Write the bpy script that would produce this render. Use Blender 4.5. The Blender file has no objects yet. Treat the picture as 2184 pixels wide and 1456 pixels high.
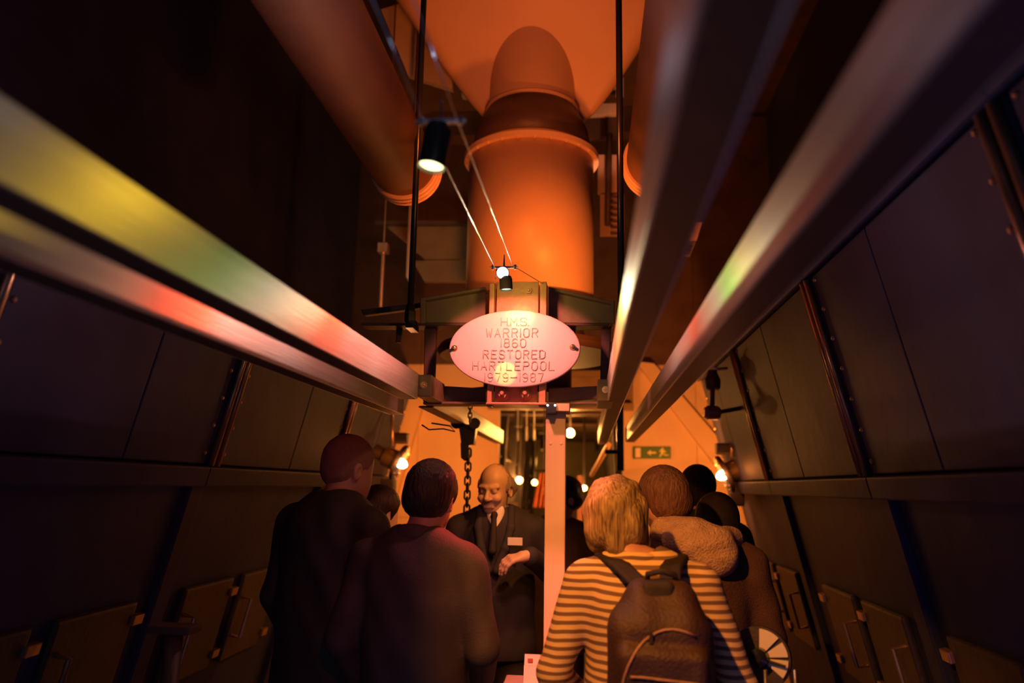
import bpy, bmesh, math, random
import numpy as np
from mathutils import Vector, Matrix, Euler
random.seed(5)
SC = bpy.context.scene
COL = SC.collection
# ------------------------------------------------------------------ camera
F = 1650.0
VPX, VPY = 1255.0, 1040.0
EYE = Vector((0, 0, 1.62))
yc = Vector(((VPX-1092)/F, (728-VPY)/F, -1)).normalized()      # world +Y seen in camera space
xv = 1255.0-1092
up = (xv*(VPX-1092)+F*F)/(VPY-728)
zc = Vector((xv, up, -F)).normalized()
zc = (zc-yc*zc.dot(yc)).normalized()
xc = yc.cross(zc)
M = Matrix((xc, yc, zc))            # rows: world axes in camera coords -> world = M @ cam
cd = bpy.data.cameras.new('camera'); cam = bpy.data.objects.new('camera', cd); COL.objects.link(cam)
cam.matrix_world = Matrix.Translation(EYE) @ M.to_4x4()
cd.sensor_width = 36; cd.lens = F/2184*36; cd.clip_start = .05
cd.dof.use_dof = True; cd.dof.focus_distance = 3.05; cd.dof.aperture_fstop = 1.35
SC.camera = cam
def ray(px, py):
    return M @ Vector(((px-1092)/F, (728-py)/F, -1))
def at(px, py, Y):
    """world point seen at a pixel of the photograph, Y metres down the room"""
    d = ray(px, py); return EYE + d*(Y/d.y)
# ------------------------------------------------------------------ world, view, lights
w = bpy.data.worlds.new('world'); SC.world = w; w.use_nodes = True
w.node_tree.nodes['Background'].inputs[0].default_value = (.25, .12, .3, 1)
w.node_tree.nodes['Background'].inputs[1].default_value = .01
SC.view_settings.view_transform = 'Standard'; SC.view_settings.look = 'None'
SC.view_settings.exposure = 0; SC.view_settings.gamma = 1; SC.view_settings.use_curve_mapping = False

def light(name, kind, loc, col, watts, size=.03, aim=None, cone=60, blend=.5):
    l = bpy.data.lights.new(name, kind); l.color = col; l.energy = watts
    if kind == 'AREA':
        l.size = size
    else:
        l.shadow_soft_size = size
    o = bpy.data.objects.new(name, l); COL.objects.link(o); o.location = loc
    if kind == 'SPOT':
        l.spot_size = math.radians(cone); l.spot_blend = blend
    if aim is not None:
        o.rotation_euler = (Vector(aim)-Vector(loc)).to_track_quat('-Z', 'Y').to_euler()
    return o
ORG = (1, .27, .045)
LAMP_L = at(856, 988, 5.72); LAMP_R = at(1541, 1013, 5.72)
light('bulkhead_glow_left', 'SPOT', LAMP_L+Vector((.10, -.02, .02)), (1, .235, .03), 62, .04, LAMP_L+Vector((.35, 1, .1)), 172, .35)
light('bulkhead_glow_right', 'SPOT', LAMP_R+Vector((-.10, -.02, .02)), (1, .235, .03), 66, .04, LAMP_R+Vector((-.35, 1, .1)), 172, .35)
light('bulb_spill', 'POINT', LAMP_L+Vector((.02, -.22, .0)), (1, .25, .04), 2.2, .03)
light('bulb_spill', 'POINT', LAMP_R+Vector((-.02, -.22, .0)), (1, .25, .04), 2.2, .03)
light('uptake_flood', 'SPOT', (.12, 3.42, 2.30), (1, .20, .025), 44, .06, (-.33, 4.3, 3.5), 120, .8)
light('hood_fill', 'SPOT', (-.28, 2.5, 2.8), (1, .17, .02), 70, .1, (-.3, 4.4, 3.7), 95, .9)  # added spot with no fixture, evens the orange on pipe and hood
light('cable_lamp_beam', 'SPOT', at(932, 372, 1.45)+Vector((0, 0, -.03)), (1, .30, .035), 92, .02, (.24, 2.62, 1.25), 62, .7)
light('visitor_red', 'SPOT', (-.25, 1.2, 1.93), (1, .09, .03), 9, .03, (-.95, 2.8, 1.5), 50, .9)  # free-standing added light that reddens the left visitors
light('guide_fill', 'SPOT', (.0, 3.3, 2.3), (1, .30, .045), 45, .03, (-.5, 3.9, 1.55), 60, .6)  # added to lift the guide's face; no fitting hangs here
light('girder_wash', 'SPOT', (-1.2, 3.6, 2.6), (1, .55, .25), 30, .05, (-1.1, 5.5, 3.4), 70, .8)  # put in to bring up the dark girder panels, no lamp there
light('far_glow', 'POINT', (-.2, 9.0, 2.1), (1, .33, .05), 12, .05)
light('far_glow', 'POINT', (-.7, 12.5, 2.0), (1, .42, .06), 8, .05)
light('violet_flood', 'POINT', (1.0, 1.5, .75), (.35, .12, 1), 1.2, .1)
for _p, _w in (((-.3, -1.5, 2.4), 7), ((-.3, .6, 4.4), 2.5), ((-.3, .4, .5), 6)):
    light('dim_fill', 'POINT', _p, (.42, .45, .80), _w, .5)
light('post_pink', 'SPOT', (-.05, 1.75, 2.5), (1, .20, .15), 190, .03, (-.15, 3.2, .85), 22, .7)  # extra spot without a fixture, turns the lower post pink
light('hand_pink', 'SPOT', (-.26, 3.02, 1.92), (1, .33, .27), 9, .02, (-.40, 3.7, 1.3), 44, .7)  # added so the guide's hand and badge come out bright pink
light('post_orange', 'SPOT', (-.05, 2.2, 2.3), (1, .30, .03), 19, .03, (-.14, 3.12, 1.7), 34, .8)  # unseen spot added to make the upper post orange

def dichroic(name, loc, watts, stops, size=.012):
    """halogen dichroic lamp: the colour it throws changes with the angle down the room"""
    o = light(name, 'POINT', loc, (1, 1, 1), watts, size)
    l = o.data; l.use_nodes = True; nt = l.node_tree; em = nt.nodes['Emission']
    tc = nt.nodes.new('ShaderNodeTexCoord'); sp = nt.nodes.new('ShaderNodeSeparateXYZ')
    mr = nt.nodes.new('ShaderNodeMapRange'); mr.inputs[1].default_value = -1; mr.inputs[2].default_value = 1
    cr = nt.nodes.new('ShaderNodeValToRGB'); sr = nt.nodes.new('ShaderNodeValToRGB')
    nt.links.new(tc.outputs['Normal'], sp.inputs[0])
    tw = nt.nodes.new('ShaderNodeMath'); tw.operation = 'MULTIPLY_ADD'; tw.inputs[1].default_value = -.11
    nt.links.new(sp.outputs['X'], tw.inputs[0]); nt.links.new(sp.outputs['Y'], tw.inputs[2]); nt.links.new(tw.outputs[0], mr.inputs[0])
    nt.links.new(mr.outputs[0], cr.inputs[0]); nt.links.new(mr.outputs[0], sr.inputs[0])
    mu = nt.nodes.new('ShaderNodeMath'); mu.operation = 'MULTIPLY'; mu.inputs[1].default_value = 12
    nt.links.new(sr.outputs[0], mu.inputs[0])
    nt.links.new(cr.outputs[0], em.inputs[0]); nt.links.new(mu.outputs[0], em.inputs[1])
    for r, which in ((cr, 0), (sr, 1)):
        while len(r.color_ramp.elements) < len(stops): r.color_ramp.elements.new(.5)
        for e, (p, c, s) in zip(r.color_ramp.elements, stops):
            e.position = (p+1)/2
            e.color = (*c, 1) if which == 0 else (s, s, s, 1)
    return o
LAMP2 = at(1076, 585, 2.72)
dichroic('plaque_lamp_light', LAMP2+Vector((-.01, -.07, -.11)), 2.3, [
    (-.999, (.75, .60, .3), .30), (-.963, (.72, .66, .42), .55), (-.948, (.85, .70, .25), .40), (-.930, (.30, .85, .14), .22), (-.908, (.78, .72, .45), .14),
    (-.87, (1, .45, .25), .16), (-.84, (1, .10, .035), .30), (-.80, (1, .12, .05), .48), (-.76, (1, .32, .24), .42), (-.55, (1, .52, .44), .50), (-.3, (1, .4, .32), .26), (.16, (.9, .30, .20), .14), (.5, (.75, .42, .10), .08), (1, (.8, .35, .08), .08)])
light('plaque_red_spot', 'SPOT', (-.30, 2.66, 2.30), (1, .20, .17), 19, .015, (-.295, 3.05, 2.11), 80, .25)
light('plaque_hot_spot', 'SPOT', (-.27, 2.80, 2.36), (1, .85, .25), 3.0, .01, at(1110, 670, 3.05), 30, .8)
light('plaque_patch', 'SPOT', (-.33, 2.70, 2.24), (1, .95, .15), 4.5, .004, at(1078, 796, 3.05), 14, .3)
light('hanger_wash', 'SPOT', (-.28, 2.85, 2.42), (.85, .60, .08), 1.6, .02, at(1102, 630, 3.13), 110, .8)
light('cable_lamp_side', 'SPOT', at(926, 400, 1.45), (1, .60, .012), 1.3, .01, (-.657, 1.0, 2.0), 60, 1)
light('shoulder_red', 'SPOT', (-.30, 2.85, 1.90), (1, .06, .045), 20, .02, (-.40, 2.66, 1.38), 60, .8)  # added red rim light for the charcoal jacket's shoulder
light('clamp_glint', 'POINT', at(1000, 150, 1.2), (.75, .75, 1), .15, .01)  # tiny added light that brightens the chrome of the near cable lamp
light('hatch_wash', 'SPOT', (-.95, 3.6, 3.0), (1, .60, .2), 40, .03, at(850, 90, 4.6), 50, .6)  # spot put in to brighten the cream panel left of the hood
light('strip_wash', 'SPOT', (.22, 3.9, 2.9), (1, .35, .18), 50, .02, at(1275, 232, 5.3), 26, .6)  # added without a fixture to brighten the pale strip right of the pipe
# ------------------------------------------------------------------ materials
MATS = {}
def mat(name, col, rough=.6, metal=0, var=.25, vs=6, bump=.15, bs=60, emit=0, stretch=(1, 1, 1), col2=None, spec=.5, alpha=None):
    if name in MATS: return MATS[name]
    m = bpy.data.materials.new(name); m.use_nodes = True; nt = m.node_tree; b = nt.nodes['Principled BSDF']
    b.inputs['Roughness'].default_value = rough; b.inputs['Metallic'].default_value = metal
    b.inputs['Specular IOR Level'].default_value = spec
    tc = nt.nodes.new('ShaderNodeTexCoord'); mp = nt.nodes.new('ShaderNodeMapping'); mp.inputs['Scale'].default_value = stretch
    nt.links.new(tc.outputs['Object'], mp.inputs[0])
    n = nt.nodes.new('ShaderNodeTexNoise'); n.inputs['Scale'].default_value = vs; n.inputs['Detail'].default_value = 6
    nt.links.new(mp.outputs[0], n.inputs[0])
    r = nt.nodes.new('ShaderNodeValToRGB'); r.color_ramp.elements[0].position = .3; r.color_ramp.elements[1].position = .7
    c2 = col2 or tuple(c*(1-var) for c in col)
    r.color_ramp.elements[0].color = (*c2, 1); r.color_ramp.elements[1].color = (*col, 1)
    nt.links.new(n.outputs[0], r.inputs[0]); nt.links.new(r.outputs[0], b.inputs['Base Color'])
    if bump:
        n2 = nt.nodes.new('ShaderNodeTexNoise'); n2.inputs['Scale'].default_value = bs; n2.inputs['Detail'].default_value = 4
        nt.links.new(mp.outputs[0], n2.inputs[0])
        bp = nt.nodes.new('ShaderNodeBump'); bp.inputs['Strength'].default_value = bump; bp.inputs['Distance'].default_value = .01
        nt.links.new(n2.outputs[0], bp.inputs['Height']); nt.links.new(bp.outputs[0], b.inputs['Normal'])
    if emit:
        b.inputs['Emission Color'].default_value = (*col, 1); b.inputs['Emission Strength'].default_value = emit
    MATS[name] = m
    return m
cream = mat('cream_paint', (.72, .60, .44), .5, 0, .15, 3, .12, 25)
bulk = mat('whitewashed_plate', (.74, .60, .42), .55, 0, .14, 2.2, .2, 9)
dark = mat('black_iron', (.055, .045, .045), .5, 0, .4, 8, .25, 40)
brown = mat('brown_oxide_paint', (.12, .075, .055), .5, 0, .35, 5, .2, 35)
beamp = mat('olive_beam_paint', (.30, .22, .12), .45, 0, .3, 6, .25, 30)
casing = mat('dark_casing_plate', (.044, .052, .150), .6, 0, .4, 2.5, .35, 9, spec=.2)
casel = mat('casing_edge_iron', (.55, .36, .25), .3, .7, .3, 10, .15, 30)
steel = mat('brushed_steel', (.78, .76, .70), .38, .55, .2, 5, .10, 30, stretch=(8, .25, 8))
steelu = steel
chrome = mat('chrome', (.85, .85, .88), .3, 1, .05, 5, 0)
blackm = mat('black_enamel', (.02, .02, .02), .25, 0, .2, 5, 0)
cable = mat('steel_cable', (.8, .78, .78), .25, .9, .1, 40, 0)
plaqm = mat('plaque_paint', (.80, .66, .62), .42, 0, .05, 6, .12, 10)
lettm = mat('plaque_letter', (.78, .60, .50), .35, 0, .1, 30, 0)
hangerm = mat('hanger_oxide_paint', (.60, .30, .18), .4, 0, .15, 12, .2, 40)
ductm = mat('duct_paint', (.30, .15, .10), .55, 0, .2, 5, .2, 30)
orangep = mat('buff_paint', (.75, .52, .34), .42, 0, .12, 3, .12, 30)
postm = mat('post_paint', (.78, .62, .42), .4, 0, .08, 4, .08, 40)
brass = mat('brass', (.8, .55, .22), .25, .9, .2, 10, .05, 30)
floorm = mat('tread_plate', (.45, .36, .27), .28, .5, .4, 5, .6, 14)
skin = mat('skin', (.62, .42, .32), .5, 0, .12, 20, .08, 90)
skinr = mat('ruddy_skin', (.60, .33, .25), .5, 0, .12, 20, .08, 90)
navy = mat('navy_cloth', (.035, .03, .04), .8, 0, .3, 12, .3, 300)
jacketm = mat('charcoal_jacket', (.10, .075, .08), .7, 0, .3, 9, .3, 200)
jacket2 = mat('black_anorak', (.05, .04, .045), .65, 0, .3, 9, .3, 200)
coatm = mat('rust_coat', (.14, .075, .055), .85, 0, .3, 12, .4, 160)
trous = mat('dark_trousers', (.03, .028, .032), .8, 0, .3, 9, .2, 200)
fur = mat('beige_fleece', (.72, .50, .32), .95, 0, .3, 30, 1.0, 130)
shirt = mat('white_shirt', (.85, .80, .72), .7, 0, .05, 9, .1, 200)
hairbl = mat('blonde_hair', (.50, .37, .13), .42, 0, .0, 60, .9, 60, stretch=(2.6, 2.6, .16), col2=(.12, .07, .02))
hairdk = mat('dark_hair', (.035, .022, .02), .4, 0, .4, 60, .8, 90, stretch=(2, 2, .3))
hairrd = mat('auburn_hair', (.26, .13, .08), .5, 0, .6, 60, .8, 90, stretch=(2, 2, .4))
hairgr = mat('grey_hair', (.30, .24, .20), .6, 0, .3, 60, .6, 90)
crop = mat('cropped_hair', (.34, .17, .12), .7, 0, .25, 40, .4, 300)
bagm = mat('backpack_nylon', (.06, .03, .03), .6, 0, .25, 14, .4, 120)
webm = mat('black_webbing', (.03, .02, .02), .7, 0, .3, 30, .4, 300)
zipm = mat('zip_tape', (.45, .26, .17), .4, 0, .3, 60, .4, 200)
paper = mat('white_paper', (.88, .82, .76), .6, 0, .06, 10, 0)
cloth = mat('table_cloth', (.85, .62, .58), .8, 0, .1, 10, .2, 80)
greenm = mat('sign_green', (.03, .16, .035), .5, 0, .05, 9, 0)
symb = mat('sign_symbol', (.70, .75, .20), .5, 0, .05, 9, 0)
clothor = mat('orange_cloth', (.75, .28, .14), .8, 0, .2, 12, .3, 60)
glow = mat('lamp_glow', (1, .72, .38), .5, 0, 0, 5, 0, emit=14)
gloww = mat('halogen_glow', (1, .90, .42), .5, 0, 0, 5, 0, emit=4)
gloww2 = mat('halogen_white', (1, 1, .95), .5, 0, 0, 5, 0, emit=14)
glowg = mat('green_filter_glow', (.45, 1, .5), .5, 0, 0, 5, 0, emit=3)
whitep = mat('cream_enamel', (.85, .78, .62), .35, 0, .06, 12, 0)

def stripes(name, c1, c2, period):
    m = bpy.data.materials.new(name); m.use_nodes = True; nt = m.node_tree; b = nt.nodes['Principled BSDF']
    b.inputs['Roughness'].default_value = .85
    tc = nt.nodes.new('ShaderNodeTexCoord'); sp = nt.nodes.new('ShaderNodeSeparateXYZ')
    nt.links.new(tc.outputs['Object'], sp.inputs[0])
    nz = nt.nodes.new('ShaderNodeTexNoise'); nz.inputs['Scale'].default_value = 5; nt.links.new(tc.outputs['Object'], nz.inputs[0])
    mz = nt.nodes.new('ShaderNodeMath'); mz.operation = 'MULTIPLY_ADD'; mz.inputs[1].default_value = .03
    nt.links.new(nz.outputs[0], mz.inputs[0]); nt.links.new(sp.outputs['Z'], mz.inputs[2])
    md = nt.nodes.new('ShaderNodeMath'); md.operation = 'DIVIDE'; md.inputs[1].default_value = period
    nt.links.new(mz.outputs[0], md.inputs[0])
    fr = nt.nodes.new('ShaderNodeMath'); fr.operation = 'FRACT'; nt.links.new(md.outputs[0], fr.inputs[0])
    r = nt.nodes.new('ShaderNodeValToRGB'); cr = r.color_ramp
    cr.elements[0].position = .0; cr.elements[0].color = (*c1, 1)
    cr.elements[1].position = .48; cr.elements[1].color = (*c1, 1)
    e = cr.elements.new(.55); e.color = (*c2, 1); e = cr.elements.new(.95); e.color = (*c2, 1); e = cr.elements.new(1); e.color = (*c1, 1)
    nt.links.new(fr.outputs[0], r.inputs[0]); nt.links.new(r.outputs[0], b.inputs['Base Color'])
    n2 = nt.nodes.new('ShaderNodeTexNoise'); n2.inputs['Scale'].default_value = 250; nt.links.new(tc.outputs['Object'], n2.inputs[0])
    bp = nt.nodes.new('ShaderNodeBump'); bp.inputs['Strength'].default_value = .3; bp.inputs['Distance'].default_value = .004
    nt.links.new(n2.outputs[0], bp.inputs['Height']); nt.links.new(bp.outputs[0], b.inputs['Normal'])
    return m
stripem = stripes('striped_jersey', (.80, .58, .30), (.20, .12, .08), .0245)

# ------------------------------------------------------------------ object helpers
def link(name, bm, m, parent=None, smooth=False):
    me = bpy.data.meshes.new(name); bmesh.ops.recalc_face_normals(bm, faces=bm.faces); bm.to_mesh(me); bm.free()
    me.materials.append(m)
    if smooth: me.polygons.foreach_set('use_smooth', [True]*len(me.polygons))
    o = bpy.data.objects.new(name, me); COL.objects.link(o)
    if parent is not None: o.parent = parent
    return o
def tag(o, label=None, cat=None, group=None, kind=None):
    if label: o['label'] = label
    if cat: o['category'] = cat
    if group: o['group'] = group
    if kind: o['kind'] = kind
    return o
def thing(name, loc, label, cat, group=None, rz=0):
    o = bpy.data.objects.new(name, None); COL.objects.link(o); o.location = loc; o.rotation_euler = (0, 0, rz)
    o.empty_display_size = .1
    tag(o, label, cat, group); return o
def V(*a): return Vector(a)
def local(root, o):
    """object built in world coordinates -> child of root, origin moved to root"""
    o.parent = root; o.matrix_parent_inverse = Matrix.Translation(root.location).inverted(); return o
def hexa(bm, c, bev=0):
    """eight corners: 0-3 ring, 4-7 ring"""
    v = [bm.verts.new(p) for p in c]
    fs = [bm.faces.new([v[i] for i in f]) for f in ((0, 1, 2, 3), (7, 6, 5, 4), (0, 4, 5, 1), (1, 5, 6, 2), (2, 6, 7, 3), (3, 7, 4, 0))]
    if bev:
        es = {e for f in fs for e in f.edges}
        bmesh.ops.bevel(bm, geom=list(es), offset=bev, segments=2, affect='EDGES', profile=.6)
def box(bm, x0, x1, y0, y1, z0, z1, bev=0):
    hexa(bm, [V(x0, y0, z0), V(x1, y0, z0), V(x1, y1, z0), V(x0, y1, z0), V(x0, y0, z1), V(x1, y0, z1), V(x1, y1, z1), V(x0, y1, z1)], bev)
def frame(d):
    d = Vector(d).normalized(); a = V(0, 0, 1) if abs(d.z) < .9 else V(1, 0, 0)
    u = d.cross(a).normalized(); return u, u.cross(d).normalized(), d
def tube(bm, pts, r, n=10, cap=True, rs=None):
    pts = [Vector(p) for p in pts]; rings = []
    for i, p in enumerate(pts):
        d = (pts[min(i+1, len(pts)-1)]-pts[max(i-1, 0)])
        u, v, _ = frame(d); rr = rs[i] if rs else r
        if i and rings:                       # keep the frame from twisting
            u0 = rings[-1][0].co-pts[i-1]; dd = d.normalized(); u = (u0-dd*u0.dot(dd)).normalized(); v = u.cross(dd).normalized()
        rings.append([bm.verts.new(p+(u*math.cos(a)+v*math.sin(a))*rr) for a in [2*math.pi*k/n for k in range(n)]])
    for a, b in zip(rings, rings[1:]):
        for k in range(n): bm.faces.new((a[k], a[(k+1) % n], b[(k+1) % n], b[k]))
    if cap: bm.faces.new(rings[0]); bm.faces.new(rings[-1][::-1])
def lathe(bm, c, axis, prof, n=32):
    """prof: (distance along axis, radius)"""
    u, v, d = frame(axis); c = Vector(c); rings = []
    for h, r in prof:
        rings.append([bm.verts.new(c+d*h+(u*math.cos(a)+v*math.sin(a))*max(r, 1e-4)) for a in [2*math.pi*k/n for k in range(n)]])
    for a, b in zip(rings, rings[1:]):
        for k in range(n): bm.faces.new((a[k], a[(k+1) % n], b[(k+1) % n], b[k]))
    bm.faces.new(rings[0]); bm.faces.new(rings[-1][::-1])
def bolt(bm, c, axis, r, h=None):
    h = h or r*.8
    lathe(bm, c, axis, [(0, r*1.35), (h*.2, r*1.35), (h*.2, r*1.01)], 14)
    lathe(bm, c, axis, [(0, r), (h, r)], 6)
    lathe(bm, c, axis, [(0, r*.5), (h*1.5, r*.5), (h*1.6, r*.35)], 10)
def poly(bm, pts, thick):
    """flat outline extruded by vector thick"""
    a = [bm.verts.new(p) for p in pts]; b = [bm.verts.new(Vector(p)+thick) for p in pts]; n = len(pts)
    bm.faces.new(a); bm.faces.new(b[::-1])
    for i in range(n): bm.faces.new((a[i], a[(i+1) % n], b[(i+1) % n], b[i]))
def NB(): return bmesh.new()
# ------------------------------------------------------------------ setting
CX, HALF, SL = -.28, 1.36, .24
def wp(s, y, t, o):
    """point on a side wall: s = +1 right / -1 left, t metres up the slope from eye level, o metres proud of it"""
    sv = V(-s*SL, 0, 1).normalized(); n = V(-s, 0, -SL).normalized()
    return V(CX+s*HALF, y, 1.62)+sv*t+n*o
def wbox(bm, s, y0, y1, t0, t1, o0, o1, bev=0):
    hexa(bm, [wp(s, y0, t0, o0), wp(s, y1, t0, o0), wp(s, y1, t1, o0), wp(s, y0, t1, o0),
              wp(s, y0, t0, o1), wp(s, y1, t0, o1), wp(s, y1, t1, o1), wp(s, y0, t1, o1)], bev)
fl = NB(); box(fl, -2.4, 1.85, -3, 17, -.12, -.03); fl = tag(link('floor', fl, dark), kind='structure')
pl0 = NB(); box(pl0, -.49, .49, -.44, .44, -.03, .0, .006)
pl0 = link('floor_plate', pl0, floorm, fl); pl0.location = (-2.1, -2.5, 0)
first = True
for i in range(5):
    for j in range(21):
        loc = (-2.2+i*.985, -2.5+j*.89, random.uniform(-.004, .004))
        if first: pl0.location = loc; first = False; continue
        o = pl0.copy(); COL.objects.link(o); o.parent = fl; o.location = loc
for s, nm in ((-1, 'wall_left'), (1, 'wall_right')):
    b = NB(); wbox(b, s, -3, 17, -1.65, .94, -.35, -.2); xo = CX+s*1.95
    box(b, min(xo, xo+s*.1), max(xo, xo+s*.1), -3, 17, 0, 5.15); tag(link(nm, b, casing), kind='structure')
b = NB(); box(b, -2.6, 2.0, -3, 17, 5.15, 5.3); ceil = tag(link('ceiling', b, brown), kind='structure')
bmx = NB(); box(bmx, -1.5, 1.0, -.09, .09, -.13, .13, .01); cb = link('deck_beam', bmx, brown, ceil); cb.location = (0, -1.5, 5.02)
for k in range(1, 12):
    o = cb.copy(); COL.objects.link(o); o.parent = ceil; o.location = (0, -1.5+k*1.4, 5.02)
b = NB(); box(b, -2.6, 2.0, -3.1, -3, 0, 5.15); tag(link('wall_rear', b, casing), kind='structure')
b = NB(); box(b, -2.6, 2.0, 16.9, 17, 0, 5.15); tag(link('wall_far', b, brown), kind='structure')
# transverse bulkhead with its opening
YB = 7.0
OX0, OX1 = at(1064, 1000, YB).x, at(1327, 1000, YB).x
b = NB(); box(b, -2.6, 2.0, YB+.02, YB+.05, 2.42, 5.15)
box(b, -2.6, OX0, YB+.02, YB+.05, 0, 2.42); box(b, OX1, 2.0, YB+.02, YB+.05, 0, 2.42)
wb = tag(link('wall_back', b, dark), kind='structure')
def bplate(x0, x1, z0, z1):
    bb = NB(); box(bb, x0+.0012, x1-.0012, YB-.012, YB+.02, z0+.0012, z1-.0012, .003); return link('wall_plate', bb, bulk if z0 < 2.6 else brown, wb)  # upper plates browned: the dark above the lit area is put into the colour
xs = [-2.5, -1.55, OX0]
for a, c in zip(xs, xs[1:]):
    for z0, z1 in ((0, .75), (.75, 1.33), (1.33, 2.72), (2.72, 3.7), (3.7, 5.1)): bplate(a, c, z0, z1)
xs = [OX1, .95, 1.95]
for a, c in zip(xs, xs[1:]):
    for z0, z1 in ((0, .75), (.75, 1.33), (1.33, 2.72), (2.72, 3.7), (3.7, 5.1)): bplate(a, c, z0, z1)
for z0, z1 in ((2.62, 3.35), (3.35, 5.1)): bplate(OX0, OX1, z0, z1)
b = NB(); box(b, OX0-.1, OX1+.1, YB-.14, YB-.012, 2.30, 2.36, .005); box(b, OX0-.1, OX1+.1, YB-.06, YB-.03, 2.36, 2.62)
box(b, OX0-.1, OX1+.1, YB-.14, YB-.012, 2.60, 2.65, .005); tag(link('trim_1', b, beamp), kind='structure')
# sloping stiffener plates on the bulkhead, left and right of the opening
for s, p in ((1, [(1356, 770), (1395, 775), (1590, 1000), (1540, 1010)]), (-1, [(905, 850), (870, 840), (800, 1060), (840, 1075)])):
    b = NB(); poly(b, [at(px, py, YB-.10) for px, py in p], V(0, .09, 0)); link('stiffener_plate', b, bulk, wb)

# ------------------------------------------------------------------ boiler casings along both sides
SEAMS = [-1.3, .15, 1.62, 3.08, 4.70, 6.15]
ROWS = {1: ['nearest the camera, in deep shadow', 'beside the dark right edge of the picture', 'with a pair of bright ribs beside the visitors', 'behind the right bulkhead lamp', 'closest to the camera'],
        -1: ['', '', '', '', '']}
LBL = {1: ['dark sloping boiler casing beside the camera position on the right', 'dark sloping boiler casing at the right edge, violet light at its foot',
           'dark sloping boiler casing with twin glinting ribs, right of the backpack', 'orange lit boiler casing end right of the hooded visitor', 'boiler casing beyond the right drum lamp'],
       -1: ['dark sloping boiler casing beside the camera position on the left', 'dark boiler casing at the left edge with one glinting rib',
            'dark boiler casing with twin glinting ribs behind the tall man', 'orange lit boiler casing end left of the rounded lamp', 'boiler casing beyond the left drum lamp']}
for s in (1, -1):
    for k in range(1, 5):
        y0, y1 = SEAMS[k], SEAMS[k+1]
        if s == -1: y0 += .12; y1 += .12
        r = thing('boiler_casing', V(CX+s*(HALF+.3), (y0+y1)/2, 0), LBL[s][k-1], 'boiler casing', 'sloping boiler casings on the %s side' % ('right' if s > 0 else 'left'))
        def put(name, bm, m, par=None, smooth=False):
            o = link(name, bm, m, smooth=smooth)
            if par is None: local(r, o)
            else:
                o.parent = par; o.matrix_parent_inverse = Matrix.Translation(r.location).inverted()
            return o
        ym = (y0+y1)/2+.12
        for a, c in ((y0+.11, ym-.003), (ym+.003, y1-.02)):
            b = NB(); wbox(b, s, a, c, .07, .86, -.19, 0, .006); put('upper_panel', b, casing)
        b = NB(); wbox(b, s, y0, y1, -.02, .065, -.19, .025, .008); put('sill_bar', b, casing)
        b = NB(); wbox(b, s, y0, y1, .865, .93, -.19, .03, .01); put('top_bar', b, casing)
        for q, dy in enumerate((.02, .075)):
            b = NB(); tube(b, [wp(s, y0+dy, .07, .012), wp(s, y0+dy, .86, .012)], .014, 8); put('rib', b, casel, smooth=True)
        b = NB(); wbox(b, s, y0, y0+.105, .07, .86, -.19, -.005); put('rib_plate', b, casing)
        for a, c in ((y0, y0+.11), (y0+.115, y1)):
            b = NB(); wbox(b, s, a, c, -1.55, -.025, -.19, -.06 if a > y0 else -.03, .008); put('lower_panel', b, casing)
        # furnace doors low on the front
        for q in (0, 1):
            ya = y0+.25+q*.6; yb2 = ya+.48
            b = NB(); wbox(b, s, ya, yb2, -.95, -.5, -.06, -.03, .012); d = put('furnace_door', b, dark)
            b = NB(); tube(b, [wp(s, ya+.05, -.62, -.03), wp(s, ya+.05, -.62, .02), wp(s, ya+.05, -.82, .02), wp(s, ya+.05, -.82, -.03)], .01, 8)
            h = link('door_handle', b, casel); h.parent = d
            for tz in (-.57, -.88):
                b = NB(); wbox(b, s, yb2-.02, yb2+.05, tz-.02, tz+.02, -.04, -.015, .004)
                h = link('door_hinge', b, casel); h.parent = d
        for t in np.arange(.12, .86, .12):
            for yy in (y0+.13, y1-.045):
                b = NB(); lathe(b, wp(s, yy, t, 0), V(-s, 0, -SL), [(0, .011), (.005, .009), (.008, .004)], 8); put('rivet', b, casel)
# violet lit floor lamp out at the right
# ------------------------------------------------------------------ bulkhead drum lamps on the casing ends
def drum_lamp(px, py, Y, s, label):
    c = at(px, py, Y); n = V(-s*1, .0, -.45).normalized()
    r = thing('drum_lamp', c, label, 'lamp', 'drum lamps at the bulkhead')
    b = NB(); lathe(b, c-n*.24, n, [(0, .05), (.0, .055), (.10, .055), (.10, .075), (.20, .078), (.21, .07)], 28); local(r, link('drum', b, brass, smooth=False))
    b = NB(); lathe(b, c-n*.03, n, [(0, .07), (0, .135), (.014, .14), (.028, .135), (.028, .085), (.012, .08)], 36); local(r, link('flange_ring', b, dark, smooth=False))
    b = NB(); lathe(b, c-n*.015, n, [(0, .034), (.02, .036), (.045, .028), (.06, .012), (.062, 0)], 24); local(r, link('bulb', b, glow, smooth=True))
    u, v, _ = frame(n)
    for k in range(8):
        a = k*math.pi/4; b = NB(); bolt(b, c-n*.002+(u*math.cos(a)+v*math.sin(a))*.112, n, .008); local(r, link('bolt', b, casel))
    for k, (dt, hh) in enumerate(((.17, .08), (-.19, .1))):
        sv = V(-s*SL, 0, 1).normalized(); p = c-n*.05+sv*dt
        b = NB(); box(b, p.x-.05, p.x+.05, p.y-.05, p.y+.05, p.z-hh/2, p.z+hh/2, .012); local(r, link('clamp_block', b, dark))
    b = NB(); tube(b, [c-n*.06+V(0, -.06, .1), c-n*.09+V(0, -.05, .4), c-n*.14+V(0, 0, .9)], .012, 8); local(r, link('conduit', b, casel, smooth=True))
drum_lamp(856, 988, 5.72, -1, 'glowing round lamp on brass drum left of the short haired man')
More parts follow.
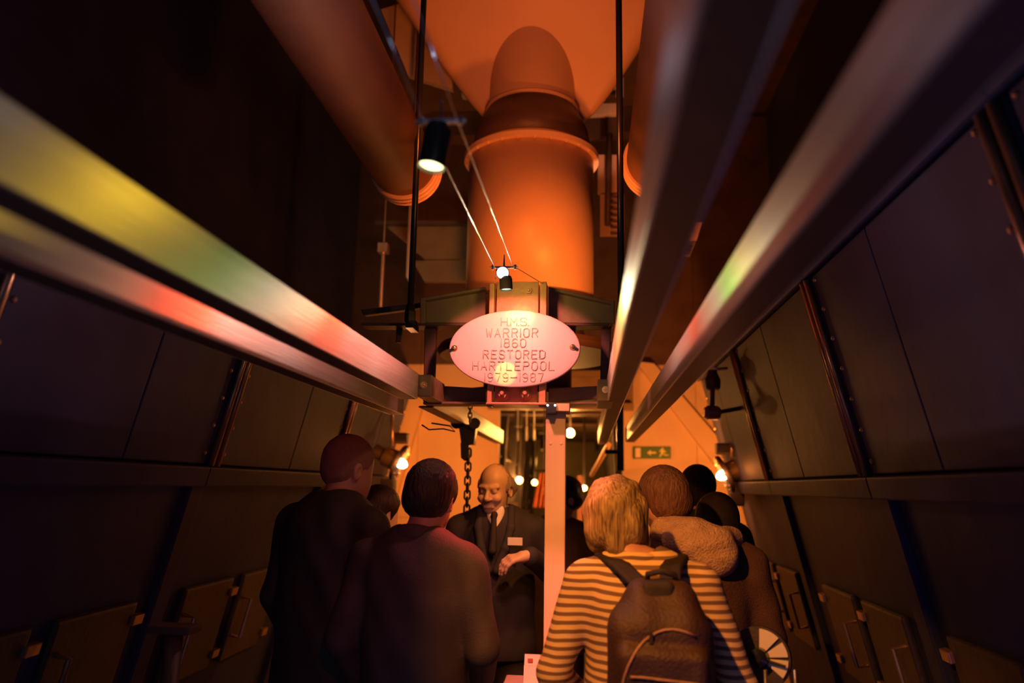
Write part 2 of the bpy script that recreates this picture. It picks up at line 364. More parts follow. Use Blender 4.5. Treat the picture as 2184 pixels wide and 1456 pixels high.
drum_lamp(1541, 1013, 5.72, 1, 'glowing round lamp on brass drum right of the exit sign')

# ------------------------------------------------------------------ overhead steel rails
H0, H1, RW = 1.62+.324, 1.62+.423, .063
def rail(x, y0, y1, s, label, nb=3):
    """s: side of the room's middle the rail lies on, its web faces the middle of the picture"""
    r = thing('overhead_rail', V(x, y0, H0), label, 'rail', 'polished steel rails over the gangway')
    x1 = x+s*RW
    b = NB(); box(b, min(x, x+s*.006), max(x, x+s*.006), y0, y1, H0+.001, H1, .0015); local(r, link('bright_web', b, steel))
    b = NB(); box(b, min(x+s*.006, x1), max(x+s*.006, x1), y0, y1, H0, H0+.008, .002); local(r, link('bottom_flange', b, brown))
    b = NB(); box(b, min(x+s*.006, x1), max(x+s*.006, x1), y0, y1, H1-.012, H1, .002); local(r, link('top_flange', b, brown))
    b = NB(); tube(b, [(x1, y0, H0+.003), (x1, y1, H0+.003)], .0035, 8); local(r, link('edge_highlight', b, steel, smooth=True))  # highlight along the flange edge, put in as a thin steel strip
    return r
rail(-.657, -1.5, 2.93, -1, 'wide bright steel rail upper left, turning yellow to pink towards the plaque')
rail(-.873, -1.5, 3.6, -1, 'duller steel rail running below the widest one on the left')
rail(.072, -1.5, 5.9, 1, 'narrow steep steel rail just right of the big orange pipe')
rail(.262, -1.5, 5.6, 1, 'outer right steel rail with a green patch, out to the upper right')
rail(-.657, 3.25, 6.0, -1, 'cream lit steel rail continuing beyond the plaque bracket')

# ------------------------------------------------------------------ cross frame that carries rails and plaque
YP = 3.05
YF = 3.22
def pp(px, py, Y=YP): return at(px, py, Y)
cf = thing('cross_frame', V(CX, YF, 2.05), 'olive painted riveted cross frame behind the oval plaque', 'frame')
def beam(name, pts, Y0, Y1, m):
    b = NB(); poly(b, [at(px, py, Y0) for px, py in pts], V(0, Y1-Y0, 0))
    bmesh.ops.recalc_face_normals(b, faces=b.faces)
    bmesh.ops.bevel(b, geom=list(b.edges), offset=.003, segments=1, affect='EDGES')
    return local(cf, link(name, b, m))
beam('upper_beam', [(905, 640), (1036, 617), (1036, 688), (905, 688)], YF, YF+.02, beamp)
beam('upper_beam', [(1170, 617), (1306, 648), (1306, 690), (1170, 688)], YF, YF+.02, beamp)
beam('beam_lip', [(770, 688), (1300, 688), (1300, 694), (770, 694)], YF-.05, YF+.05, brown)
beam('beam_lip', [(905, 634), (1036, 611), (1036, 617), (905, 640)], YF-.04, YF+.04, beamp)
beam('beam_lip', [(1170, 611), (1306, 642), (1306, 648), (1170, 617)], YF-.04, YF+.04, beamp)
beam('end_plate', [(896, 634), (906, 634), (906, 690), (896, 690)], YF-.05, YF+.05, beamp)
beam('end_plate', [(1303, 640), (1311, 640), (1311, 690), (1303, 690)], YF-.05, YF+.05, beamp)
beam('hanger_plate', [(770, 660), (905, 644), (905, 655), (775, 672)], YF+.05, YF+.09, brown)
beam('lower_beam', [(902, 820), (1036, 828), (1036, 858), (902, 856)], YF, YF+.02, brown)
beam('lower_beam', [(1170, 828), (1288, 822), (1288, 850), (1170, 858)], YF, YF+.02, beamp)
beam('beam_lip', [(902, 856), (1285, 856), (1285, 862), (902, 862)], YF-.04, YF+.05, beamp)
beam('strut', [(905, 694), (930, 694), (925, 820), (903, 820)], YF+.02, YF+.06, brown)
beam('strut', [(1283, 694), (1304, 694), (1296, 820), (1280, 820)], YF+.02, YF+.06, brown)
for px in (845, 1000, 1215):
    beam('gusset', [(px, 694), (px+14, 694), (px+9, 730), (px-1, 730)], YF+.02, YF+.035, brown)
# rail end shoes with a bolt
for (px, py, s) in ((916, 828, -1), (1290, 838, 1)):
    c = at(px, py, 3.05); b = NB(); box(b, c.x-.03, c.x+.03, 2.94, YF, c.z-.045, c.z+.04, .005); o = local(cf, link('rail_shoe', b, beamp))
    b = NB(); bolt(b, V(c.x, 2.94, c.z), (0, -1, 0), .010); local(cf, link('bolt', b, brass))
# central hanger: plate between two channel flanges
hb = thing('plaque_hanger', pp(1100, 870, 3.12), 'red lit channel hanger with bolts holding the oval plaque', 'bracket')
def hpart(name, px0, py0, px1, py1, Y0, Y1, m, bev=.003):
    a = at(px0, py1, Y0); c = at(px1, py0, Y0); b = NB(); box(b, a.x, c.x, Y0, Y1, a.z, c.z, bev); return local(hb, link(name, b, m))
hpart('back_plate', 1054, 600, 1149, 866, 3.13, 3.15, hangerm)
hpart('channel_flange', 1038, 604, 1054, 867, 3.08, 3.15, hangerm)
hpart('channel_flange', 1149, 600, 1166, 867, 3.08, 3.15, hangerm)
hpart('foot_bar', 1036, 858, 1168, 862, 3.06, 3.2, hangerm)
for px, py, rr in ((1128, 621, .013), (1078, 672, .013), (1124, 672, .013), (1074, 842, .016), (1122, 842, .016)):
    b = NB(); bolt(b, at(px, py, 3.13), (0, -1, 0), rr*(1.15 if py > 800 else 1), .045 if py > 800 else .016); local(hb, link('bolt', b, hangerm))
# hanging rods
for px, label in ((891, 'thin black iron rod hanging left of the orange pipe'), (1322, 'thin black iron rod hanging right of the orange pipe')):
    x = at(px, 300, 3.1).x
    r = thing('hanging_rod', V(x, 3.1, 2.3), label, 'rod', 'hanging rods of the cross frame')
    b = NB(); zt = 5.0; tube(b, [(x, 3.1, 2.35), (x, 3.1, zt)], .0135 if px < 1000 else .0145, 10); local(r, link('rod', b, blackm, smooth=True))
    b = NB(); lathe(b, (x, 3.1, 2.28), (0, 0, 1), [(0, .02), (.01, .024), (.05, .024), (.08, .016)], 6); local(r, link('nut', b, blackm))
    b = NB(); box(b, x-.016, x+.016, 3.09, 3.2, 2.26, 2.3); local(r, link('lug', b, blackm))

# ------------------------------------------------------------------ the oval plaque
pc = (pp(958, 743)+pp(1238, 743))/2; hw = (pp(1238, 743)-pp(958, 743)).length/2; hh = (pp(1098, 662)-pp(1098, 826)).length/2
pq = thing('oval_plaque', pc, 'pink lit oval cast plaque reading H.M.S. WARRIOR, bolted to the hanger', 'plaque')
b = NB(); NR = 96
def oval(f, y): return [b.verts.new(pc+V(math.cos(a)*hw*f, y, math.sin(a)*hh*f)) for a in [2*math.pi*k/NR for k in range(NR)]]
rings = [oval(.97, .012), oval(1, .008), oval(1, .0), oval(.99, -.004), oval(.975, -.005), oval(.9, -.004), oval(.7, -.0025), oval(.45, -.001), oval(.2, .0)]
for A_, B_ in zip(rings, rings[1:]):
    for k in range(NR): b.faces.new((A_[k], A_[(k+1) % NR], B_[(k+1) % NR], B_[k]))
b.faces.new(rings[0]); b.faces.new(rings[-1])
local(pq, link('plate', b, plaqm, smooth=True))
GLY = {'H': [[(0, 0), (0, 6)], [(0, 3), (4, 3)], [(4, 0), (4, 6)]], 'M': [[(0, 0), (0, 6), (2, 2.4), (4, 6), (4, 0)]],
 'S': [[(4, 4.8), (3.2, 6), (.8, 6), (0, 5), (0, 4), (.8, 3.2), (3.2, 2.8), (4, 2), (4, 1), (3.2, 0), (.8, 0), (0, 1.2)]],
 '.': [[(0, 0), (.35, 0)]], 'W': [[(0, 6), (.8, 0), (2, 4.2), (3.2, 0), (4, 6)]], 'A': [[(0, 0), (2, 6), (4, 0)], [(.8, 2.2), (3.2, 2.2)]],
 'R': [[(0, 0), (0, 6), (3, 6), (4, 5.2), (4, 3.9), (3, 3.1), (0, 3.1)], [(2, 3.1), (4, 0)]], 'I': [[(0, 0), (0, 6)]],
 'O': [[(1, 0), (0, 1.2), (0, 4.8), (1, 6), (3, 6), (4, 4.8), (4, 1.2), (3, 0), (1, 0)]],
 '0': [[(1, 0), (0, 1.2), (0, 4.8), (1, 6), (2.6, 6), (3.6, 4.8), (3.6, 1.2), (2.6, 0), (1, 0)]], '1': [[(0, 0), (0, 6)]],
 '8': [[(1, 3.2), (.2, 4), (.2, 5.2), (1, 6), (2.6, 6), (3.4, 5.2), (3.4, 4), (2.6, 3.2), (1, 3.2), (0, 2.2), (0, 1), (1, 0), (2.6, 0), (3.6, 1), (3.6, 2.2), (2.6, 3.2)]],
 '6': [[(3.4, 5.2), (2.6, 6), (1, 6), (0, 4.6), (0, 1.2), (1, 0), (2.6, 0), (3.6, 1.2), (3.6, 2.3), (2.6, 3.3), (1, 3.3), (0, 2.4)]],
 '9': [[(.2, .8), (1, 0), (2.6, 0), (3.6, 1.4), (3.6, 4.8), (2.6, 6), (1, 6), (0, 4.8), (0, 3.7), (1, 2.7), (2.6, 2.7), (3.6, 3.6)]],
 'E': [[(4, 6), (0, 6), (0, 0), (4, 0)], [(0, 3.1), (3.3, 3.1)]], 'T': [[(0, 6), (4, 6)], [(2, 6), (2, 0)]],
 'D': [[(0, 0), (0, 6), (2.6, 6), (4, 4.8), (4, 1.2), (2.6, 0), (0, 0)]], 'L': [[(0, 6), (0, 0), (3.8, 0)]],
 'P': [[(0, 0), (0, 6), (3, 6), (4, 5.2), (4, 3.7), (3, 2.9), (0, 2.9)]], '7': [[(0, 6), (3.6, 6), (1.6, 0)]], '-': [[(0, 3), (4.6, 3)]]}
def pz(zx, zy):                      # measured on the plaque: units from its centre
    return ((zx-958)/853*hw, -(zy-624)/494*hh)
TXT = [('H.M.S.', 782, 1140, 232, 330), ('WARRIOR', 594, 1258, 368, 478), ('1860', 788, 1104, 500, 606), ('RESTORED', 562, 1354, 648, 752), ('HARTLEPOOL', 428, 1474, 792, 900), ('1979-1987', 588, 1334, 940, 1046)]
for s_, xa, xb, ya, yb in TXT:
    (u0, v1), (u1, v0) = pz(xa, ya), pz(xb, yb)
    gw = lambda ch: max(max(p[0] for st in GLY[ch] for p in st), .01)
    gap = 2.3 if len(s_) > 4 else 2.1
    tot = sum(gw(c) for c in s_)+gap*(len(s_)-1)
    if s_ == 'H.M.S.': gap = 1.0; tot = sum(gw(c) for c in s_)+gap*(len(s_)-1)
    kx = (u1-u0)/tot; kz = (v1-v0)/6; cx_ = u0
    for ch in s_:
        b = NB()
        for st in GLY[ch]:
            pts = [pc+V(cx_+p[0]*kx, -.0052, v0+p[1]*kz) for p in st]
            if (Vector(pts[0])-Vector(pts[-1])).length < 1e-6: pts = pts+[pts[1]]
            for p0, p1 in zip(pts, pts[1:]):
                tube(b, [p0, p1], .0021, 6)
            for p0 in pts: bmesh.ops.create_uvsphere(b, u_segments=6, v_segments=4, radius=.0021, matrix=Matrix.Translation(p0))
        local(pq, link('letter', b, lettm, smooth=True)); cx_ += (gw(ch)+gap)*kx
for zx, zy in ((180, 625), (1712, 610)):
    u, v = pz(zx, zy); p = pc+V(u, -.004, v)
    b = NB(); lathe(b, p, (0, -1, 0), [(0, .0125), (.003, .013), (.006, .012), (.006, .0065), (.028, .0065), (.029, .004)], 16); local(pq, link('screw', b, brass))

# ------------------------------------------------------------------ cable lamps
def track_lamp(c, tilt, label, mouth, sc=1.0, ball=False):
    r = thing('cable_lamp', c, label, 'lamp', 'low voltage lamps on the two cables')
    w_ = .036*sc
    b = NB(); box(b, c.x-w_, c.x+w_, c.y-.006, c.y+.006, c.z-.004, c.z+.004, .002); local(r, link('cross_bar', b, chrome))
    for sx in (-1, 1):
        b = NB(); lathe(b, c+V(sx*w_*1.15, 0, -.008), (0, 0, 1), [(0, .005), (.016, .005), (.018, .003)], 12)
        tube(b, [c+V(sx*w_*.7, 0, 0), c+V(sx*w_*1.45, 0, 0)], .0035, 8); local(r, link('cable_clamp', b, chrome))
    b = NB(); tube(b, [c, c+V(0, 0, .045*sc)], .0022, 8, rs=[.004, .0018]); bmesh.ops.create_uvsphere(b, u_segments=8, v_segments=6, radius=.003, matrix=Matrix.Translation(c+V(0, 0, .046*sc))); local(r, link('aerial_stem', b, chrome))
    ax = Vector(tilt).normalized(); top = c+V(-.002, 0, -.006)
    if ball:
        b = NB(); top2 = c+V(-.003, -.012, -.024)
        lathe(b, top2, (0, -1, -.35), [(-.018, .008), (-.012, .016), (0, .0235), (.003, .0245), (.004, .022)], 28); local(r, link('reflector', b, chrome, smooth=True))
        b = NB(); lathe(b, top2, (0, -1, -.35), [(.0035, .0225), (.006, .016), (.008, .001)], 28); local(r, link('lens', b, gloww2, smooth=True))
        top = c+V(.006, .006, -.03)
    R_, L_ = .0285*sc, .098*sc if not ball else .055
    if ball: R_ = .024
    b = NB(); lathe(b, top, ax, [(0, R_*.55), (.004, R_*.85), (.014, R_), (L_, R_), (L_, R_*.93), (L_-.012, R_*.9)], 40); local(r, link('hood', b, blackm, smooth=False))
    b = NB(); lathe(b, top+ax*(L_-.010), ax, [(0, R_*.9), (.004, R_*.8), (.005, .001)], 32); local(r, link('lens', b, mouth, smooth=True))
    u, v, _ = frame(ax)
    b = NB(); sx = -1
    tube(b, [c+V(-w_*.75, -.004, -.004), c+V(-w_*.72, -.012, -.03), c+V(-w_*.86, -.014, -.07 if not ball else -.05)], .0016, 6); local(r, link('lead_wire', b, chrome))
C1 = at(940, 259, 1.45); C2 = at(1075, 570, 2.75)
track_lamp(C1, (-.13, -.08, -1), 'near black cylinder lamp glowing yellow white, hung on two cables', gloww)
track_lamp(C2, (.06, .02, -1), 'far small cable lamp with bare white halogen, just above the plaque', glowg, ball=True)
for pts, lab in (([(770, -60, 1.0), (903, 258, 1.45), (1055, 570, 2.75), (1062, 585, 3.1)], 'left taut steel cable feeding the two cable lamps'),
                 ([(868, -40, .98), (976, 258, 1.45), (1094, 567, 2.75), (1168, 611, 3.15)], 'right taut steel cable feeding the two cable lamps')):
    b = NB(); P3 = [at(*p) for p in pts]; tube(b, P3, .0016, 8)
    o = link('lamp_cable', b, cable, smooth=True); tag(o, lab, 'cable', 'cables of the track lamps')

# ------------------------------------------------------------------ uptake pipe and hood
YU = 4.40; ux = at(1131, 500, YU).x; R1 = .375
def zat(py, Y): return at(1131, py, Y).z
zt = zat(292, YU-R1); zb = zat(618, YU-R1); zn = zat(196, YU-.27)
up_ = thing('uptake_pipe', V(ux, YU, zb), 'wide orange lit vertical uptake pipe above the oval plaque', 'pipe')
b = NB(); lathe(b, (ux, YU, zb), (0, 0, 1), [(0, R1), (zt-zb, R1)], 72); local(up_, link('pipe_drum', b, orangep, smooth=True))
bpy.context.view_layer.update()
b = NB(); lathe(b, (ux, YU, zt), (0, 0, 1), [(0, R1+.002), (0, R1+.03), (.03, R1+.032), (.03, R1+.0), (.06, R1-.01)], 72); local(up_, link('bolted_flange', b, orangep))
for k in range(26):
    a = 2*math.pi*k/26; b = NB(); bolt(b, V(ux+math.cos(a)*(R1+.016), YU+math.sin(a)*(R1+.016), zt), (0, 0, -1), .009); local(up_, link('bolt', b, orangep))
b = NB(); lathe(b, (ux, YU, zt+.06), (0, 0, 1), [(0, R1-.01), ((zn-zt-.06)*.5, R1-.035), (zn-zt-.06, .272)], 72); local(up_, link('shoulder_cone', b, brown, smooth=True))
b = NB(); lathe(b, (ux, YU, zn), (0, 0, 1), [(0, .285), (.015, .285), (.015, .262), (zat(38, YU-.262)-zn+.1, .262)], 72); local(up_, link('neck_pipe', b, orangep, smooth=False))
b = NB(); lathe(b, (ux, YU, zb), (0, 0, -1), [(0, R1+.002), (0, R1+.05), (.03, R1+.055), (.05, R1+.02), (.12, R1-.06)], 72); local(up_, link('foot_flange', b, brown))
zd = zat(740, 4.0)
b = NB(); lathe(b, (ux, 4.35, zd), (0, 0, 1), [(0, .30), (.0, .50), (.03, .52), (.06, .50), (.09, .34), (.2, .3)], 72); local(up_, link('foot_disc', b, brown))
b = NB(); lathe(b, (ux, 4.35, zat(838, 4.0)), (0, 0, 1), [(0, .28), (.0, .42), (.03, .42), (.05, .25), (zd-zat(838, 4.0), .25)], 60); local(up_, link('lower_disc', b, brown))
# hood: inclined trough-shaped sheet that the neck pipe enters
hd = thing('uptake_hood', V(ux, 4.3, 4.0), 'broad orange lit sheet metal hood at the top of the uptake pipe', 'hood')
b = NB(); NU, NV = 48, 30; grid = []
Ya, za_ = 4.40, zat(196, 4.40); Yb, zb2 = YU-.262, zat(38, YU-.262); slope = (zb2-za_)/(Ya-Yb)
def hood_pt(t, s):
    y = 4.52-1.0*t; z = za_+(Ya-y)*slope*(1-.18*t); hw_ = .36+.62*min(1, t*2.2)**.75
    lift = max(0, abs(s)-.70)/.30
    return V(ux+.03+s*hw_, y+.10*lift**2, z+.42*lift**2)
for i in range(NV+1):
    grid.append([b.verts.new(hood_pt(i/NV, j/NU*2-1)) for j in range(NU+1)])
for i in range(NV):
    for j in range(NU): b.faces.new((grid[i][j], grid[i+1][j], grid[i+1][j+1], grid[i][j+1]))
o = link('hood_sheet', b, orangep, smooth=True); md = o.modifiers.new('thickness', 'SOLIDIFY'); md.thickness = .02; local(hd, o)
for s in (-1, 1):
    b = NB(); tube(b, [hood_pt(i/NV, s) for i in range(NV+1)], .02, 10); local(hd, link('rolled_edge', b, cream, smooth=True))
# ventilation trunks either side
for s, lab in ((-1, 'large dull red ventilation pipe with ringed end, upper left'), (1, 'dark ventilation pipe with ringed end behind the steep right rail')):
    c = at(872, 372, 3.6); dx = c.x-CX; x = CX-s*dx if s == 1 else c.x; z = c.z
    r = thing('vent_pipe', V(x, 3.6, z), lab, 'pipe', 'ventilation pipes overhead')
    b = NB(); lathe(b, (x, 3.6, z), (0, -1, 0), [(0, .158), (4.2, .158)], 48); local(r, link('duct', b, ductm, smooth=True))
    for k in range(3):
        b = NB(); lathe(b, (x, 3.6-.02-k*.04, z), (0, -1, 0), [(0, .155), (0, .170), (.008, .176), (.016, .170), (.016, .155)], 48); local(r, link('end_ring', b, orangep))
    b = NB(); lathe(b, (x, 3.61, z), (0, 1, 0), [(0, .155), (.06, .12), (.06, .05)], 48); local(r, link('end_cap', b, brown))
# pale deckhead panels and beams above
dk = thing('deck_girder', V(CX, 5.6, 3.3), 'pale painted girder crossing behind the orange uptake pipe', 'girder')
for nm, p, Y, m in (('web_plate', [(818, 478), (1000, 478), (1000, 552), (905, 552)], 5.5, beamp), ('web_plate', [(880, 556), (1000, 556), (1000, 600), (905, 600)], 5.55, beamp),
                 ('flange', [(800, 470), (1000, 470), (1000, 478), (800, 478)], 5.4, brown), ('web_plate', [(1236, 222), (1316, 220), (1316, 242), (1236, 246)], 5.3, cream),
                 ('web_plate', [(1236, 178), (1330, 165), (1330, 200), (1236, 205)], 5.5, cream), ('web_plate', [(1236, 248), (1330, 246), (1330, 282), (1240, 300)], 5.5, brown),
                 ('web_plate', [(1275, 330), (1318, 330), (1318, 410), (1275, 410)], 5.2, orangep), ('web_plate', [(1280, 414), (1330, 414), (1330, 500), (1280, 500)], 5.2, orangep),
                 ('web_plate', [(984, 180), (1040, 190), (1030, 215), (985, 205)], 5.5, cream), ('web_plate', [(812, 20), (880, 0), (960, 120), (965, 190), (870, 160)], 4.6, cream)):
    b = NB(); poly(b, [at(px, py, Y) for px, py in p], V(0, .05, 0)); local(dk, link(nm, b, m))
b = NB(); 
for k in range(7):
    p = at(1302, 420+k*13, 5.15); tube(b, [p, p+V(.06, 0, 0), p+V(.06, 0, .03)], .008, 6)
local(dk, link('hook_rack', b, dark))
b = NB(); tube(b, [at(1300, 285, 5.1), at(1296, 480, 5.1)], .022, 10); local(dk, link('stand_pipe', b, brown, smooth=True))
b = NB(); tube(b, [at(818, 530, 4.6), at(812, 655, 4.6)], .012, 8); p_ = at(818, 530, 4.6); tube(b, [p_, V(p_.x, p_.y, 5.149)], .006, 6); box(b, *sum(([at(818, 530, 4.6)[i]-.03, at(818, 530, 4.6)[i]+.03] for i in range(3)), [])); tag(link('valve_rod', b, casel), 'thin upright valve rod left of the cross frame', 'rod')
b = NB(); tube(b, [V(at(870, 590, 4.4).x, 4.4, 5.149), at(870, 590, 4.4), at(880, 608, 4.4), at(876, 640, 4.4)], .014, 8); tag(link('bent_conduit', b, casel, smooth=True), 'short bent conduit beside the left beam end', 'conduit')
r = thing('grille_plate', at(1482, 505, 4.6), 'small orange lit plate with dark slots between the two right rails', 'plate')
b = NB(); poly(b, [at(px, py, 4.6) for px, py in ((1468, 472), (1497, 474), (1486, 512), (1455, 512))], V(0, .02, 0)); local(r, link('plate', b, orangep))
b = NB(); poly(b, [at(px, py, 4.6) for px, py in ((1452, 516), (1484, 516), (1472, 545), (1443, 545))], V(0, .02, 0)); local(r, link('slotted_plate', b, beamp))
p_ = at(1480, 476, 4.6); b = NB(); tube(b, [p_+V(0, .01, 0), V(p_.x, p_.y+.01, 5.149)], .008, 6); local(r, link('hanger', b, dark))
for k in range(3):
    b = NB(); p = at(1462+k*3, 540-k*8, 4.58); box(b, p.x-.03, p.x+.02, p.y-.01, p.y, p.z-.006, p.z+.006); local(r, link('slot', b, dark))
# ------------------------------------------------------------------ post under the hanger
xp = (at(1161, 1150, 3.12).x+at(1205, 1150, 3.12).x)/2
po = thing('square_post', V(xp, 3.12, 0), 'pale square post below the plaque, orange above and pink below', 'post')
b = NB(); hwp = .0405; box(b, xp-hwp, xp+hwp, 3.12, 3.2, .015, at(1188, 878, 3.12).z, .006); local(po, link('shaft', b, postm))
b = NB(); box(b, xp-.08, xp+.08, 3.07, 3.25, 0, .015, .003); local(po, link('base_plate', b, postm))
for px, py in ((1174, 946), (1197, 946)):
    b = NB(); lathe(b, at(px, py, 3.12), (0, -1, 0), [(0, .006), (.002, .005), (.003, .002)], 14); local(po, link('rivet', b, postm))
a = at(1163, 877, 3.08); c = at(1215, 861, 3.08)
b = NB(); box(b, a.x+.03, c.x, 3.06, 3.22, a.z, c.z, .003); local(po, link('cap_plate', b, orangep))
b = NB(); box(b, a.x+.005, a.x+.045, 3.04, 3.12, a.z-.01, c.z, .003); cl_ = local(po, link('clamp', b, blackm))
for px in (1168, 1184):
    b = NB(); lathe(b, at(px, 864, 3.04), (0, -1, 0), [(0, .004), (.004, .004), (.005, .002)], 12); o = local(po, link('white_dot', b, gloww2))  # white dots on the clamp, drawn with an emissive material
# ------------------------------------------------------------------ chains, rail blocks
def chain(name, x, y, z0, z1, ll, rr, label, lean=0):
    r = thing(name, V(x, y, z0), label, 'chain'); n = int((z0-z1)/(ll*.72)); base = None
    for k in range(n):
        if base is None:
            b = NB(); pts = []
            for q in range(17):
                a = 2*math.pi*q/16; pts.append(V(math.cos(a)*ll*.30, 0, math.sin(a)*ll*.30+(ll*.2 if math.sin(a) > 0 else -ll*.2)))
            tube(b, pts, rr, 6, cap=False); o = link('link', b, dark, r, True); base = o
        else:
            o = base.copy(); COL.objects.link(o); o.parent = r
        o.location = (lean*k*ll, 0, -ll*.5-k*ll*.72); o.rotation_euler = (0, .03, (k % 2)*math.pi/2+.4)
    return r
hx = at(998, 1000, 4.2)
chain('hanging_chain', hx.x+.0, 4.2, at(1000, 955, 4.2).z, at(1000, 1125, 4.2).z, .052, .0055, 'dark iron chain hanging left of the suited guide')
c2 = at(1003, 873, 3.7); chain('short_chain', c2.x, 3.7, c2.z+.03, at(1003, 905, 3.7).z, .03, .0035, 'short dark chain looped over the far left rail')
tr = thing('rail_trolley', at(993, 925, 4.2), 'black trolley block riding the far left rail with a chain', 'trolley')
for nm, p in (('side_plate', [(978, 905), (1016, 905), (1010, 948), (984, 948)]), ('hook_block', [(982, 944), (1000, 944), (998, 975), (990, 982), (983, 976)])):
    b = NB(); poly(b, [at(px, py, 4.16) for px, py in p], V(0, .07, 0)); local(tr, link(nm, b, blackm))
for k in (-1, 1):
    b = NB(); p = at(996, 908, 4.2); lathe(b, p+V(k*.05, -.06, .01), (0, 1, 0), [(0, .03), (.02, .03)], 20); local(tr, link('wheel', b, blackm))
wl = thing('loose_wire', at(925, 912, 3.7), 'thin looped wire under the left rail', 'wire')
b = NB(); tube(b, [at(900, 906, 3.7), at(915, 916, 3.68), at(945, 914, 3.7), at(970, 920, 3.7), at(960, 908, 3.72), at(920, 902, 3.7)], .004, 6); local(wl, link('strand', b, blackm, smooth=True))
hg = thing('rail_end_hanger', at(1322, 1000, 5.7), 'black upright hanger at the far end of the right rails', 'bracket')
a = at(1315, 1004, 5.68); c = at(1329, 880, 5.68)
b = NB(); box(b, a.x, c.x, 5.601, 5.66, a.z, c.z+.1, .003); local(hg, link('upright', b, blackm))
a = at(1290, 968, 5.7); b = NB(); box(b, a.x, c.x, 5.65, 5.7, a.z, a.z+.03, .003); local(hg, link('arm', b, blackm))
# diagonal bar beyond the rails
b = NB(); tube(b, [at(1298, 948, 6.0), at(1262, 1012, 6.9)], .022, 8); tag(link('brace_bar', b, orangep), 'slim diagonal bar running down from the far end of the right rails', 'bar')
# ------------------------------------------------------------------ exit sign
YS = YB-.035
sg = thing('exit_sign', at(1392, 965, YS), 'green emergency exit sign with arrow and running figure on the bulkhead', 'sign')
def flat(name, pts, dy, th, m, par):
    b = NB(); poly(b, [at(px, py, YS)+V(0, dy, 0) for px, py in pts], V(0, th, 0)); return local(par, link(name, b, m))
flat('frame', [(1351, 952), (1431, 952), (1431, 978), (1351, 978)], 0, .02, greenm, sg)
flat('white_panel', [(1355, 955), (1366, 955), (1366, 975), (1355, 975)], -.003, .003, whitep, sg)
flat('arrow', [(1380, 965), (1388, 959), (1388, 963), (1399, 963), (1399, 967), (1388, 967), (1388, 971)], -.003, .003, symb, sg)
flat('running_figure', [(1411, 957), (1416, 959), (1421, 964), (1417, 965), (1415, 963), (1415, 967), (1420, 969), (1426, 969), (1426, 971), (1419, 971.5), (1413, 968), (1410, 972), (1409, 974), (1406, 974), (1409, 967), (1410, 962), (1406, 964), (1407, 960)], -.003, .003, symb, sg)
b = NB(); lathe(b, at(1413, 956, YS)+V(0, -.003, 0), (0, 1, 0), [(0, .008), (.003, .008)], 16); local(sg, link('figure_head', b, symb))
# ------------------------------------------------------------------ wall fittings on the right
vf = thing('wall_valve', at(1525, 800, 4.9), 'dark valve with chrome handle high on the right casing', 'valve')
c = at(1520, 812, 4.9)
b = NB(); lathe(b, c, (0, 0, 1), [(-.06, .03), (-.05, .045), (.0, .05), (.05, .03), (.07, .03)], 20); local(vf, link('body', b, dark))
b = NB(); tube(b, [at(1508, 784, 4.85), at(1530, 787, 4.85), at(1552, 785, 4.85)], .009, 8); local(vf, link('handle', b, chrome, smooth=True))
b = NB(); lathe(b, at(1519, 880, 4.9), (1, 0, 0), [(-.05, .03), (-.03, .045), (.03, .045), (.05, .03)], 20); local(vf, link('lower_body', b, casel))
b = NB(); tube(b, [at(1519, 865, 4.9), at(1520, 825, 4.9)], .015, 8); tube(b, [at(1530, 880, 4.9), at(1580, 870, 5.0)], .014, 8); local(vf, link('pipe_run', b, dark))
# ------------------------------------------------------------------ table, leaflets
tb = thing('display_table', V(-.27, 3.5, 0), 'low table under a pink lit cloth, left of the square post', 'table')
tz = at(1080, 1440, 3.6).z
x0, x1 = at(1078, 1440, 3.55).x, at(1222, 1440, 3.55).x
b = NB(); box(b, x0, x1, 3.32, 3.62, tz-.02, tz, .006); local(tb, link('table_top', b, cloth))
b = NB(); NS = 48; pr = [(x0, 3.32), (x1, 3.32), (x1, 3.62), (x0, 3.62)]
rt, rb = [], []
for e in range(4):
    (ax, ay), (bx, by) = pr[e], pr[(e+1) % 4]
    for k in range(12):
        t = k/12; px_, py_ = ax+(bx-ax)*t, ay+(by-ay)*t; nx, ny = (by-ay), -(bx-ax); ln = math.hypot(nx, ny); wv = .012*math.sin(k*2.1+e)
        rt.append(b.verts.new((px_+nx/ln*.002, py_+ny/ln*.002, tz-.002))); rb.append(b.verts.new((px_+nx/ln*(.02+wv), py_+ny/ln*(.02+wv), tz-.38)))
for k in range(48): b.faces.new((rt[k], rt[(k+1) % 48], rb[(k+1) % 48], rb[k]))
local(tb, link('hanging_cloth', b, cloth, smooth=True))
for px_, py_ in pr:
    b = NB(); xx = px_+(.02 if px_ == x0 else -.02); yy = py_+(.02 if py_ == 3.32 else -.02); tube(b, [(xx, yy, 0), (xx, yy, tz-.02)], .014, 10); local(tb, link('leg', b, dark))
lf = thing('leaflet_holder', V(at(1140, 1430, 3.5).x, 3.5, tz), 'white leaflet holder with printed cards standing on the pink table', 'leaflet holder')
a = at(1117, 1438, 3.48); c = at(1216, 1403, 3.48)
mid = at(1117, 1421, 3.48).z
b = NB(); poly(b, [V(a.x, 3.50, mid), V(c.x, 3.50, mid), V(c.x, 3.52, c.z), V(a.x, 3.52, c.z)], V(0, .012, 0)); local(lf, link('rear_card', b, paper))
b = NB(); poly(b, [V(a.x, 3.46, tz), V(c.x, 3.46, tz), V(c.x, 3.485, mid+.002), V(a.x, 3.485, mid+.002)], V(0, .012, 0)); local(lf, link('front_card', b, paper))
b = NB(); box(b, a.x, c.x, 3.455, 3.54, tz, tz+.004); local(lf, link('base', b, paper))
